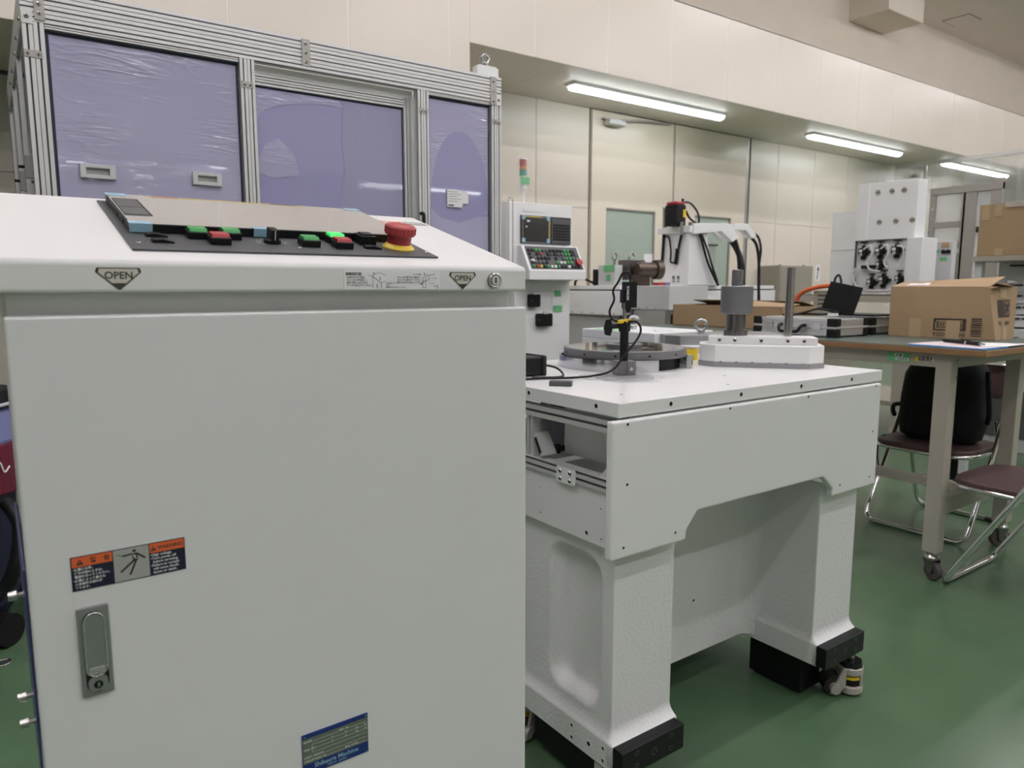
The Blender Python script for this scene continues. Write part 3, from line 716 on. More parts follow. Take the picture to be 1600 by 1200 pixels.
MB('steel_dark').box(-.024, .000, -.022, .022, T + .0076, 1.006).use('iron_grey').box(.001, .026, -.022, .022, T + .0076, 1.006).use('steel').cyl((.012, -.0235, .985), (.012, -.022, .985), .005, seg=14).xf(M).build('magnet_base', ss, .0012)
MB('black').cyl((sx, sy, 1.006), (sx, sy, 1.088), .0115, seg=18).build('lower_post', ss)
MB('steel').cyl((sx, sy, 1.088), (sx, sy, 1.175), .0055, seg=14).build('upper_post', ss)
cl = MB('black').cyl((0, -.016, 1.094), (0, .016, 1.094), .0125, seg=18).box(-.014, .012, -.009, .009, 1.082, 1.112)
cl.cyl((-.01, 0, 1.096), (-.035, -.006, 1.098), .006, seg=12).prism([(-.010, 1.076), (.006, 1.073), (.010, 1.092), (.006, 1.116), (-.008, 1.114), (-.012, 1.095)], 'y', -.006, .006)
MM = Matrix.Translation((sx - .042 * .8, sy + .042 * .58, 0)) @ Matrix.Rotation(math.radians(-35), 4, 'Z')
cl2 = MB('black').prism([(-.010, 1.074), (.005, 1.071), (.010, 1.090), (.006, 1.116), (-.008, 1.113), (-.013, 1.092)], 'y', -.006, .006).xf(MM)
cl = MB('black').cyl((sx - .012, sy - .008, 1.094), (sx + .012, sy + .008, 1.094), .013, seg=18).cyl((sx, sy, 1.097), (sx - .042 * .8, sy + .042 * .58, 1.096), .0065, seg=12).box(sx - .011, sx + .011, sy - .011, sy + .011, 1.083, 1.110)
clo = cl.build('clamp', ss, .0008); cl2.build('clamp_knob', clo, .002)
MB('yellow').prism([(-.020, 1.104), (.020, 1.110), (.022, 1.113), (.004, 1.116), (-.018, 1.112)], 'y', -.012, .010).xf(M).build('yellow_tape', clo)
sm = MB('black').box(-.006, .026, -.010, .016, 1.145, 1.212).prism([(-.006, 1.145), (.012, 1.145), (.006, 1.132), (.000, 1.132)], 'y', -.008, .014).box(-.014, -.006, -.007, .009, 1.158, 1.192)
sm.use('white_print').text('KEYENCE', .0085, (.0035, -.0102, 1.165), (0, 0, 1), (-1, 0, 0)).box(-.0005, .0000, -.0103, -.0101, 1.165, 1.190)
so = sm.xf(Matrix.Translation((sx + .004, sy, 0)) @ Matrix.Rotation(math.radians(-22), 4, 'Z')).build('sensor_head', ss, .0012)
def smooth_path(P, n=8):
    P = [Vector(p) for p in P]; out = []
    for i in range(len(P) - 1):
        p0 = P[max(i - 1, 0)]; p1 = P[i]; p2 = P[i + 1]; p3 = P[min(i + 2, len(P) - 1)]
        for k in range(n):
            t = k / n; out.append(.5 * ((2 * p1) + (p2 - p0) * t + (2 * p0 - 5 * p1 + 4 * p2 - p3) * t * t + (3 * p1 - p0 - 3 * p2 + p3) * t ** 3))
    return out + [P[-1]]
MB('black').tube(smooth_path([(sx + .014, sy - .004, 1.212), (sx + .012, sy - .002, 1.232), (sx - .002, sy + .006, 1.236), (sx - .012, sy + .014, 1.212), (sx - .022, sy + .022, 1.190), (sx - .020, sy + .02, 1.165), (sx - .028, sy + .028, 1.135), (sx - .020, sy + .02, 1.112), (sx - .002, sy - .008, 1.110), (sx + .022, sy - .022, 1.108), (sx + .030, sy - .030, 1.088), (sx + .016, sy - .030, 1.062), (sx - .02, sy - .02, 1.020), (sx - .05, sy - .010, .985), (sx - .09, sy + .012, .9715), (sx - .14, sy + .045, .966), (sx - .20, sy + .075, .966), (sx - .27, sy + .095, .966)]), .0030, 8).build('sensor_cable', ss)
tag(MB('panel_grey').box(-.027, .027, -.013, .013, T, T + .012).xf(Matrix.Translation((1.112, 1.350, 0)) @ Matrix.Rotation(math.radians(-48), 4, 'Z')).build('gauge_block', None, .001), 'small dark rectangular block lying on the machine top', 'block')
ab = thing('amplifier_box', 'black instrument box at the left rim of the machine top', 'instrument', (1.14, 1.60, T))
MB('black').box(1.06, 1.20, 1.53, 1.66, T + .004, T + .052).build('case', ab, .006, 3)
MB('rubber').box(1.196, 1.208, 1.525, 1.665, T + .0, T + .055).build('bumper', ab, .004)
MB('steel').cyl((1.208, 1.56, T + .025), (1.226, 1.552, T + .025), .006, seg=12).use('black').tube(smooth_path([(1.226, 1.552, T + .025), (1.25, 1.54, T + .018), (1.24, 1.50, T + .008), (1.20, 1.46, T + .004), (1.13, 1.49, T + .004)]), .003, 8).build('plug', ab)
tr = thing('tape_roll', 'roll of yellow tape between the steel disc and the arm block', 'tape', (1.86, 1.60, T))
MB('yellow').lathe([(.026, 0), (.030, 0), (.030, .036), (.026, .036), (.026, 0)], (1.86, 1.60, T), UZ, 30).build('tape', tr)
MB('card').lathe([(.022, .001), (.026, .001), (.026, .035), (.022, .035), (.022, .001)], (1.86, 1.60, T), UZ, 30).build('core', tr)

# ================================================================== SECOND MACHINE BASE (behind the disc)
m2 = thing('machine', 'second machine with grey slab top and lifting eyes behind the steel disc', 'machine', (2.6, 2.2, 0))
MB('cast').box(2.30, 2.90, 1.90, 2.50, 0, .90).build('pedestal', m2, .006)
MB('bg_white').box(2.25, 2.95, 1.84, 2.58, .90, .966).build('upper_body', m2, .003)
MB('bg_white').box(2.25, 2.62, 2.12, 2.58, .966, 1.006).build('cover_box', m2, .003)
sl = MB('slab_grey').prism(octo(.25, .15, .05), 'z', .966, 1.004)
sl.xf(Matrix.Translation((2.50, 1.99, 0)) @ Matrix.Rotation(math.radians(-35), 4, 'Z')); sl = sl.build('slab', m2, .001)
MB('tape_green').box(2.262, 2.34, 2.36, 2.52, 1.006, 1.0068).build('green_tape', m2)
for x, y, z in ((2.42, 2.02, 1.004), (2.40, 2.395, 1.006)):
    MB('steel_bright').cyl((x, y, z), (x, y, z + .012), .016, seg=16).torus((x, y, z + .036), (.6, .8, 0), .022, .0065, 24).build('lifting_eye', m2)
MB('paper').prism([(2.34, 2.20), (2.42, 2.16), (2.44, 2.22), (2.38, 2.25)], 'z', 1.0062, 1.012).build('loose_wrap', m2)

# ================================================================== ENCLOSURE (left background)
en = thing('machine_enclosure', 'tall aluminium framed enclosure with lavender film-covered panes', 'enclosure', (1.12, 3.8, 0))
EY = 3.0
def ext_x(z0, z1, x0, x1, n, y=EY, d=.04):
    m = MB('alu').box(x0, x1, y + .010, y + d, z0, z1); h = (z1 - z0) / n
    for k in range(n):
        a = z0 + k * h
        m.use('alu').box(x0, x1, y, y + .011, a + .0012, a + h * .41).box(x0, x1, y, y + .011, a + h * .59, a + h - .0012)
        m.use('alu_dark').box(x0, x1, y + .0095, y + .0105, a + h * .41, a + h * .59).box(x0, x1, y + .009, y + .0105, a - .0012, a + .0012)
    return m
def ext_z(x0, x1, z0, z1, n, y=EY, d=.04):
    m = MB('alu').box(x0, x1, y + .010, y + d, z0, z1); h = (x1 - x0) / n
    for k in range(n):
        a = x0 + k * h
        m.use('alu').box(a + .001, a + h * .41, y, y + .011, z0, z1).box(a + h * .59, a + h - .001, y, y + .011, z0, z1)
        m.use('alu_dark').box(a + h * .41, a + h * .59, y + .0095, y + .0105, z0, z1).box(a - .001, a + .001, y + .009, y + .0105, z0, z1)
    return m
def ext_side_y(x, z0, z1, y0, y1, n, d=.04):
    m = MB('alu').box(x + .010, x + d, y0, y1, z0, z1); h = (z1 - z0) / n
    for k in range(n):
        a = z0 + k * h
        m.use('alu').box(x, x + .011, y0, y1, a + .0012, a + h * .41).box(x, x + .011, y0, y1, a + h * .59, a + h - .0012)
        m.use('alu_dark').box(x + .0095, x + .0105, y0, y1, a + h * .41, a + h * .59)
    return m
ext_x(2.072, 2.192, .160, 2.085, 4).build('top_beam', en)
ext_x(2.056, 2.071, .225, .856, 1, EY + .004, .03).build('pane_rail', en); ext_x(2.058, 2.071, 1.688, 2.026, 1, EY + .004, .03).build('pane_rail', en)
ext_x(1.995, 2.040, .916, 1.592, 2, EY + .05, .04).build('door_header', en)
ext_z(.160, .224, .06, 2.072, 2).build('post', en); ext_z(.858, .915, .06, 2.072, 2).build('post', en)
ext_z(1.630, 1.687, .06, 2.072, 2).build('post', en); ext_z(2.028, 2.085, .06, 2.072, 2).build('post', en)
ext_x(.06, .14, .160, 2.085, 2).build('bottom_beam', en)
ext_z(.160, .20, .06, 2.15, 1, 4.55).build('post', en); ext_z(2.045, 2.085, .06, 2.15, 1, 4.55).build('post', en)
ext_side_y(.160, 2.072, 2.192, 3.04, 4.56, 3).build('side_beam', en); ext_x(2.072, 2.192, .16, 2.085, 3, 4.55).build('rear_beam', en)
ext_side_y(2.045, 2.072, 2.192, 3.04, 4.56, 3).build('side_beam', en); ext_side_y(.160, .06, .14, 3.04, 4.56, 2).build('side_beam', en)
for y in (3.50, 4.02): MB('alu').box(.160, .20, y, y + .04, .14, 2.072).use('alu_dark').box(.1595, .162, y + .015, y + .025, .14, 2.072).build('side_post', en)
for y0, y1 in ((3.045, 3.495), (3.545, 4.015), (4.065, 4.545)):
    MB('gasket').box(.170, .178, y0, y1, .14, 2.07).use('film_glass').box(.168, .180, y0 + .012, y1 - .012, .15, 2.055).build('side_pane', en)
for y in (3.30, 3.75): MB('steel_plate').box(.150, .168, y, y + .03, 1.60, 1.68).use('black').cyl((.15, y + .015, 1.64), (.13, y + .015, 1.64), .006, seg=10).build('side_latch', en)
for y in (3.06, 3.30, 3.51, 3.80, 4.03): inst(SCREW, 'screw', en, (.158, y, 2.09), RL, (1.6, 1.6, 1.6))
def pane(x0, x1, z0, z1, y, name='pane'):
    return MB('gasket').box(x0, x1, y + .002, y + .006, z0, z1).use('film_glass').box(x0 + .010, x1 - .010, y - .002, y + .008, z0 + .010, z1 - .012).build(name, en)
pL = pane(.225, .857, .14, 2.056, EY + .022); pR = pane(1.688, 2.027, .14, 2.058, EY + .022)
# sliding door set back behind the beam
MB('alu').box(.916, 1.63, EY + .050, EY + .054, 2.038, 2.072).build('back_strip', en)
MB('alu').box(1.612, 1.63, EY + .03, EY + .06, .14, 2.04).build('door_jamb', en)
pM = tag(MB('gasket').box(.916, 1.588, EY + .066, EY + .070, .14, 1.996).use('film_glass').box(.922, 1.578, EY + .062, EY + .072, .15, 1.988).build('sliding_pane', en), 'sliding door pane')
ext_z(1.585, 1.612, .14, 2.04, 1, EY + .05, .03).build('door_stile', en)
def film_poly(pts, y, parent, m='film'):
    xs_ = [p[0] for p in pts]; return MB(m).poly([(p[0], y, p[1]) for p in pts]).build('protective_film', parent)
film_poly([(.236, .16), (.846, .16), (.846, 2.042), (.236, 2.042)], EY + .019, pL)
arc = [(.935 + .33 * (1 - math.cos(t)), 1.86 + .10 * math.sin(t)) for t in [math.pi / 2 * k / 12 for k in range(13)]]
film_poly([(.924, 1.84)] + arc + [(1.30, 1.955), (1.28, 1.985), (.924, 1.985)], EY + .060, pM)
film_poly([(1.275, .20), (1.575, .20), (1.575, 1.985), (1.285, 1.985), (1.30, 1.95), (1.29, 1.80), (1.305, 1.70), (1.28, 1.60)], EY + .060, pM, 'film_spots')
film_poly([(.930, 1.70), (.96, 1.77), (1.02, 1.80), (1.08, 1.74), (1.10, 1.66), (.99, 1.64), (.93, 1.66)], EY + .060, pM)
arc = [(1.86 + .155 * math.cos(t), 1.62 + .30 * math.sin(t)) for t in [math.radians(a) for a in range(-10, 171, 9)]]
film_poly([(1.70, 2.045), (1.70, 1.62)] + list(reversed(arc)) + [(1.99, 1.55), (2.018, 1.55), (2.018, 2.045)], EY + .019, pR)
film_poly([(1.70, .16), (2.018, .16), (2.018, 1.54), (1.95, 1.53), (1.85, 1.50), (1.75, 1.52), (1.70, 1.56)], EY + .019, pR)
for t_ in ((1.782, 1.659, 1.885, 1.572),):
    m = MB('paper').prism([(1.785, 1.572), (1.865, 1.570), (1.87, 1.59), (1.90, 1.592), (1.90, 1.642), (1.875, 1.648), (1.84, 1.652), (1.785, 1.650)], 'y', EY + .012, EY + .018)
    m.use('label_grey')
    for i in range(5): m.box(1.79, 1.84 + .02 * (i % 2), EY + .0115, EY + .012, 1.640 - i * .011, 1.643 - i * .011)
    m.use('dark_print').box(1.79, 1.82, EY + .0113, EY + .012, 1.576, 1.582)
    m.build('paper_note', pR)
for x0, x1, z0, z1 in ((.298, .408, 1.579, 1.627), (.668, .773, 1.584, 1.631)):
    m = MB('bg_grey'); y0 = EY + .006; a, b, c_, d_ = x0 + .018, x1 - .018, z0 + .013, z1 - .012
    m.box(x0, a, y0, y0 + .014, z0, z1).box(b, x1, y0, y0 + .014, z0, z1).box(a, b, y0, y0 + .014, z0, c_).box(a, b, y0, y0 + .014, d_, z1)
    m.use('label_grey').box(a, b, y0 + .012, y0 + .014, c_, d_)
    m.build('recessed_handle', pL, .0015)
MB('black').tube(arc_path([(1.636, EY, 1.530), (1.636, EY - .03, 1.530), (1.636, EY - .03, 1.36), (1.636, EY, 1.36)], .015), .008, 10).build('pull_handle', en)
for x0, x1, z0, z1, sc_ in ((.198, .229, 2.078, 2.185, ((.2135, 2.10), (.2135, 2.165), (.2135, 2.13))), (1.105, 1.140, 2.084, 2.188, ((1.122, 2.10), (1.122, 2.135), (1.122, 2.17))), (2.020, 2.055, 2.060, 2.188, ((2.037, 2.075), (2.037, 2.12), (2.037, 2.165)))):
    b_ = MB('steel_plate').box(x0, x1, EY - .004, EY, z0, z1).build('bracket', en, .001, 1)
    for x, z in sc_: inst(SCREW, 'screw', b_, (x, EY - .004, z), RX, (1.4, 1.4, 1))
for x0, x1, z in ((.160, .214, 1.968), (.862, .908, 1.976), (1.636, 1.680, 1.983), (2.034, 2.078, 1.984)):
    b_ = MB('steel_plate').box(x0, x1, EY - .003, EY, z - .012, z + .012).build('bracket', en, .001, 1)
    for x in (x0 + .012, x1 - .012): inst(SCREW, 'screw', b_, (x, EY - .003, z), RX, (1.2, 1.2, 1))
for x in (.176, 2.066): b_ = MB('white').box(x - .016, x + .016, EY - .003, EY, 2.062, 2.105).build('corner_cap', en, .001, 1); inst(SCREW, 'screw', b_, (x, EY - .003, 2.085), RX, (1.6, 1.6, 1))
e_ = MB('bg_white').box(1.955, 2.075, EY + .01, EY + .05, 2.192, 2.232).box(1.965, 2.065, EY + .012, EY + .048, 2.232, 2.238).build('lifting_bracket', en)
MB('steel_bright').cyl((2.012, EY + .03, 2.238), (2.012, EY + .03, 2.250), .014, seg=14).torus((2.012, EY + .03, 2.272), NY, .020, .006, 24).build('lifting_eye', e_)

# ================================================================== CONTROL CABINET (middle background)
cc = thing('control_cabinet', 'white upright control cabinet with screen and button desk beside the enclosure', 'cabinet', (3.13, 4.25, 0))
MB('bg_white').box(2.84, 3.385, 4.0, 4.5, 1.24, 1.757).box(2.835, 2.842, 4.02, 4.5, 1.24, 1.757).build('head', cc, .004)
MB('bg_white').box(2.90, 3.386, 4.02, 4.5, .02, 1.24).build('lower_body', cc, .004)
MB('alu_dark').box(2.868, 2.872, 3.9985, 4.0, 1.24, 1.757).build('door_gap', cc)
MB('bg_white').box(2.955, 3.13, 3.997, 4.0, 1.70, 1.725).build('blank_name_strip', cc)
sc_ = MB('screen_black').box(2.930, 3.360, 3.985, 4.0, 1.487, 1.673).use('key_grey').box(3.19, 3.352, 3.983, 3.986, 1.495, 1.662).build('screen_unit', cc, .002)
MB('label_grey').box(2.94, 3.165, 3.9835, 3.9855, 1.494, 1.664).use('screen_black').box(2.943, 3.160, 3.983, 3.984, 1.497, 1.661).use('white_print').box(2.975, 3.000, 3.9825, 3.9835, 1.630, 1.642).box(2.965, 2.978, 3.9825, 3.9835, 1.594, 1.602).use('yellow').box(2.96, 3.10, 3.9825, 3.9835, 1.663, 1.668).box(3.168, 3.172, 3.9825, 3.9835, 1.50, 1.66).build('display', sc_)
for x, z in ((2.933, 1.645), (2.933, 1.495), (3.145, 1.645), (3.145, 1.495)): MB('tape_blue').box(x, x + .028, 3.982, 3.9835, z, z + .028).build('masking_tape', sc_)
k_ = MB('black')
for r_ in range(6):
    for c_ in range(6): k_.box(3.20 + c_ * .025, 3.219 + c_ * .025, 3.981, 3.9835, 1.515 + r_ * .019, 1.529 + r_ * .019)
k_.build('keypad', sc_)
MB('bg_white').prism([(4.0, 1.475), (3.955, 1.475), (3.86, 1.305), (3.86, 1.244), (4.0, 1.244)], 'x', 2.905, 3.395).build('button_desk', cc, .005)
de = math.hypot(.095, .17); e2 = Vector((0, .095 / de, .17 / de)); e3 = Vector((0, -.17 / de, .095 / de))
DM = Matrix(((1, 0, 0, 2.905), (0, e2.y, e3.y, 3.86), (0, e2.z, e3.z, 1.305), (0, 0, 0, 1)))
dk = MB('panel_grey').box(.022, .472, .012, .186, 0, .003).xf(DM).build('button_panel', cc)
random.seed(3)
for row, s in enumerate((.028, .060, .092, .124, .152)):
    for col in range(14):
        x = .042 + col * .0305
        mm_ = random.choice(['black', 'black', 'black', 'black', 'black', 'key_grey', 'key_grey', 'key_grey'])
        if col >= 10 and row >= 1 and col <= 11: mm_ = 'green'
        if row == 0: mm_ = ['green', 'red', 'yellow', 'black', 'green', 'white', 'white', 'green', 'black', 'black', 'white', 'black', 'black', 'black'][col]
        if row == 4 and col in (2, 3): mm_ = 'green'
        if (row, col) in ((3, 3), (1, 6)): mm_ = 'red'
        if (row, col) in ((1, 7), (2, 13)): mm_ = 'green'
        if (row, col) in ((1, 8), (1, 9)): mm_ = 'white'
        if row == 1 and col in (12, 13): continue
        if random.random() < .25 and row in (1, 2, 3) and not mm_ == 'green': continue
        MB(mm_).box(x - .009, x + .009, s - .009, s + .009, .003, .013).xf(DM).build('desk_button', dk, .001, 1)
MB('red').lathe([(.022, .003), (.022, .012), (.026, .014), (.026, .026), (0, .03)], (.440, .060, 0), UZ, 20).xf(DM).build('stop_button', dk)
MB('label_paper').box(.035, .075, .062, .095, .003, .005).xf(DM).build('desk_label', dk)
for x0, x1, z0, z1 in ((3.005, 3.092, 1.060, 1.150), (3.075, 3.200, .925, 1.015)):
    h_ = MB('black').prism(rrect(x0, x1, z0, z1, .014, 3), 'y', 3.98, 4.02).use('bg_grey').box((x0 + x1) / 2 - .022, (x0 + x1) / 2 + .022, 3.974, 3.985, z1 - .004, z1 + .016).use('steel').box(x0 + .004, x0 + .010, 3.976, 3.981, (z0 + z1) / 2 - .006, (z0 + z1) / 2 + .006)
    h_.build('connector_hatch', cc, .003)
MB('label_paper').box(3.222, 3.30, 4.016, 4.02, 1.075, 1.14).build('paper_note', cc)
MB('tape_green').box(3.244, 3.300, 4.014, 4.0205, 1.131, 1.172).build('green_tape', cc); MB('tape_green').box(3.236, 3.312, 4.014, 4.0205, 1.022, 1.066).build('green_tape', cc)
MB('label_paper').box(3.205, 3.285, 4.017, 4.02, .93, 1.01).build('paper_note', cc)
MB('steel_bright').torus((2.92, 4.1, 1.775), NY, .020, .005, 20).build('lifting_eye', cc)
tw = thing('signal_tower', 'red, amber and green signal tower in clear plastic on the control cabinet', 'signal light', (3.027, 4.1, 1.757))
MB('wire_white').cyl((3.027, 4.1, 1.757), (3.027, 4.1, 1.86), .012, seg=14).cyl((3.027, 4.1, 1.86), (3.027, 4.1, 1.885), .026, seg=20).build('pole', tw)
for z, mm_ in ((2.008, 'lens_red'), (1.984, 'lens_amber'), (1.945, 'lens_green')):
    MB(mm_).cyl((3.027, 4.1, z), (3.027, 4.1, z + (.045 if mm_ != 'lens_amber' else .024)), .024, seg=20).build('lens', tw)
MB('bg_white').cyl((3.027, 4.1, 2.053), (3.027, 4.1, 2.062), .024, seg=20).cyl((3.027, 4.1, 1.885), (3.027, 4.1, 1.945), .022, seg=20).build('cap', tw)
MB('tape_green').box(2.990, 3.062, 4.070, 4.074, 1.888, 1.935).build('green_tag', tw)
MB('thin_wrap').lathe([(.030, 1.83), (.038, 1.88), (.034, 1.95), (.040, 2.02), (.034, 2.075), (.020, 2.082)], (3.027, 4.1, 0), UZ, 16).build('plastic_bag', tw)

# ================================================================== ARM MACHINE (background centre)
am = thing('arm_machine', 'white machine with tapered column, bent arms and black motor in the background', 'machine', (4.7, 4.3, 0))
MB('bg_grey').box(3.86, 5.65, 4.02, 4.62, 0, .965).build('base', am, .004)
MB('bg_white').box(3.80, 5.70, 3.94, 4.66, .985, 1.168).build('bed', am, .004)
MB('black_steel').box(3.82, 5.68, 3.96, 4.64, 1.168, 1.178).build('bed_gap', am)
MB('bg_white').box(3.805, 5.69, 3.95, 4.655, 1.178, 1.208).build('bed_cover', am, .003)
MB('steel_dark').box(3.85, 4.6, 3.99, 4.6, .965, .985).build('bed_foot', am)
fb = MB('bg_grey').box(3.87, 4.28, 3.52, 3.94, 1.035, 1.205).build('front_cover', am, .003)
for k in range(5):
    for z in (1.05, 1.192): inst(SCREW, 'screw', fb, (3.87, 3.57 + k * .08, z), RL, (1.2, 1.2, 1))
for k in range(5): inst(SCREW, 'screw', am, (3.80, 4.0 + k * .12, 1.0), RL, (1.2, 1.2, 1))
MB('steel').box(3.92, 4.26, 3.60, 3.92, .86, 1.03).use('copper').box(4.0, 4.08, 3.58, 3.60, .87, 1.0).build('lower_slide', am)
MB('bg_white').box(4.10, 4.40, 4.01, 4.016, 1.2, 1.205).build('rail_strip', am)
MB('bg_white').prism([(4.52, 1.208), (4.90, 1.208), (4.84, 1.32), (4.77, 1.45), (4.73, 1.62), (4.52, 1.62)], 'y', 3.92, 4.19).build('column', am, .006)
MB('bg_white').box(4.50, 4.74, 3.90, 4.24, 1.62, 1.672).build('column_head', am, .004)
for y in (4.02, 4.07): MB('alu_dark').box(4.516, 4.52, y - .012, y + .012, 1.235, 1.285).use('bg_grey').box(4.514, 4.517, y - .008, y + .008, 1.24, 1.262).build('slot', am)
def arm(pts, y0, y1, n): return MB('bg_white').prism(pts, 'y', y0, y1).build(n, am, .003)
arm([(4.53, 1.607), (4.86, 1.642), (5.01, 1.562), (5.095, 1.606), (4.95, 1.712), (4.53, 1.690)], 3.885, 3.94, 'bent_arm')
arm([(4.72, 1.640), (4.93, 1.655), (5.05, 1.580), (5.12, 1.620), (5.00, 1.715), (4.72, 1.70)], 4.02, 4.07, 'bent_arm')
arm([(5.02, 1.66), (5.17, 1.665), (5.27, 1.60), (5.32, 1.63), (5.20, 1.718), (5.02, 1.712)], 3.885, 3.94, 'bent_arm')
arm([(5.17, 1.69), (5.22, 1.69), (5.345, 1.61), (5.376, 1.645), (5.26, 1.72), (5.17, 1.72)], 3.98, 4.02, 'bent_arm')
mo = MB('black').box(4.42, 4.53, 3.97, 4.09, 1.672, 1.835).use('steel').cyl((4.46, 3.95, 1.60), (4.46, 3.95, 1.70), .016, seg=12).cyl((4.53, 3.92, 1.62), (4.53, 3.92, 1.70), .016, seg=12).build('motor', am, .006)
MB('motor_red').box(4.423, 4.527, 3.973, 4.087, 1.835, 1.862).build('motor_cap', mo, .02, 3)
MB('yellow').box(4.495, 4.528, 3.967, 3.97, 1.74, 1.80).build('motor_label', mo)
MB('black').cyl((4.51, 3.99, 1.84), (4.51, 3.99, 1.885), .010, seg=10).tube(smooth_path([(4.51, 3.99, 1.86), (4.60, 3.99, 1.855), (4.68, 3.99, 1.80), (4.71, 3.99, 1.74), (4.70, 3.99, 1.69)]), .008, 8).tube(smooth_path([(4.53, 3.97, 1.79), (4.57, 3.97, 1.74), (4.65, 3.97, 1.70)]), .009, 8).build('motor_cable', mo)
MB('steel').cyl((4.54, 4.20, 1.672), (4.54, 4.20, 1.83), .020, seg=16).use('bg_grey').cyl((4.54, 4.20, 1.83), (4.54, 4.20, 1.84), .024, seg=16).build('air_cylinder', am)
for P, r_ in (([(5.06, 3.92, 1.61), (5.085, 3.90, 1.53), (5.10, 3.88, 1.40), (5.10, 3.87, 1.21)], .018), ([(5.10, 4.0, 1.61), (5.14, 3.95, 1.52), (5.15, 3.90, 1.40), (5.15, 3.88, 1.21)], .024), ([(5.30, 3.92, 1.61), (5.345, 3.90, 1.55), (5.36, 3.88, 1.42), (5.36, 3.87, 1.21), (5.36, 3.86, 1.02)], .013), ([(5.27, 3.92, 1.66), (5.36, 3.90, 1.62), (5.38, 3.88, 1.52), (5.37, 3.88, 1.40)], .010)):
    MB('black').tube(smooth_path(P), r_, 10).build('cable_bundle', am)
for P, r_ in (([(4.62, 3.90, 1.61), (4.66, 3.89, 1.50), (4.72, 3.89, 1.38), (4.79, 3.88, 1.27), (4.84, 3.88, 1.21)], .010), ([(4.64, 3.90, 1.61), (4.71, 3.89, 1.48), (4.77, 3.89, 1.36), (4.83, 3.88, 1.24)], .008), ([(4.51, 3.96, 1.66), (4.505, 3.99, 1.60), (4.50, 4.01, 1.50)], .010), ([(4.51, 4.17, 1.60), (4.505, 4.12, 1.59), (4.50, 4.09, 1.48), (4.50, 4.09, 1.40), (4.50, 4.05, 1.39)], .007), ([(4.51, 4.18, 1.62), (4.505, 4.18, 1.50), (4.505, 4.19, 1.32)], .012)):
    MB('black').tube(smooth_path(P), r_, 8).build('column_cable', am)
MB('black').cyl((4.50, 4.035, 1.375), (4.50, 4.02, 1.50), .015, seg=12).build('cable_grip', am)
MB('vinyl').box(4.90, 5.06, 4.10, 4.11, 1.22, 1.54).use('alu_dark').box(4.88, 5.08, 4.09, 4.12, 1.54, 1.555).build('guard_window', am)
MB('copper').lathe([(0, 0), (.045, 0), (.055, .02), (.055, .15), (.072, .152), (.074, .20), (.062, .21), (.045, .198), (.018, .20), (0, .20)], (3.95, 3.92, 1.325), (1, -.25, 0), 28).box(3.95, 4.05, 3.88, 3.97, 1.206, 1.29).build('chuck', am)
MB('steel_dark').box(3.93, 4.10, 3.98, 4.10, 1.25, 1.40).build('chuck_housing', am, .004)
MB('bg_grey').box(3.82, 3.90, 4.02, 4.20, 1.206, 1.36).use('tape_green').box(3.816, 3.82, 4.02, 4.14, 1.31, 1.36).box(3.816, 3.82, 4.06, 4.11, 1.24, 1.29).build('drive_box', am, .004)
MB('black').box(3.81, 3.86, 4.21, 4.25, 1.206, 1.33).tube(smooth_path([(3.80, 4.45, 1.212), (3.79, 4.42, 1.25), (3.80, 4.35, 1.26), (3.83, 4.24, 1.22)]), .010, 8).build('connector', am)
for x, y in ((3.85, 4.06), (3.99, 4.02)): MB('steel').torus((x, y, 1.425), NY, .026, .007, 20).cyl((x, y, 1.36), (x, y, 1.405), .01, seg=10).build('lifting_eye', am)
MB('motor_red').box(4.26, 4.33, 3.98, 4.05, 1.208, 1.230).use('lavender').box(4.32, 4.37, 3.97, 4.03, 1.208, 1.232).build('parts_tag', am)

# ================================================================== WORK TABLE
wt = thing('work_table', 'beige steel work table with wood edged green top on casters', 'table', (3.44, 2.1, 0))
MB('wood_edge').box(3.03, 3.85, 1.175, 3.20, .935, .9595).build('top_core', wt, .003, 2)
MB('table_green').box(3.032, 3.848, 1.177, 3.198, .9595, .962).build('top_sheet', wt)
fr = MB('table_frame')
fr.box(3.06, 3.12, 1.365, 3.02, .880, .935); fr.box(3.73, 3.79, 1.365, 3.02, .880, .935); fr.box(3.12, 3.73, 1.307, 1.345, .880, .935); fr.box(3.12, 3.73, 3.04, 3.08, .880, .935)
fo = fr.build('apron_frame', wt, .002)
LEGS = ((3.06, 1.307), (3.73, 1.307), (3.06, 3.02), (3.73, 3.02))
for x, y in LEGS:
    lg = MB('table_frame').box(x, x + .06, y, y + .06, .118, .935).build('leg', wt, .003)
    if y < 2: MB('steel').cyl((x + .05, y, .905), (x + .05, y - .004, .905), .006, seg=10).cyl((x + .05, y, .84), (x + .05, y - .004, .84), .005, seg=10).build('leg_bolt', lg)
MB('table_frame').box(3.12, 3.73, 1.318, 1.356, .270, .340).build('stretcher', wt, .002); MB('table_frame').box(3.12, 3.73, 3.03, 3.07, .270, .340).build('stretcher', wt, .002)
MB('table_frame').box(3.41, 3.455, 1.356, 3.03, .300, .340).build('stretcher', wt, .002)
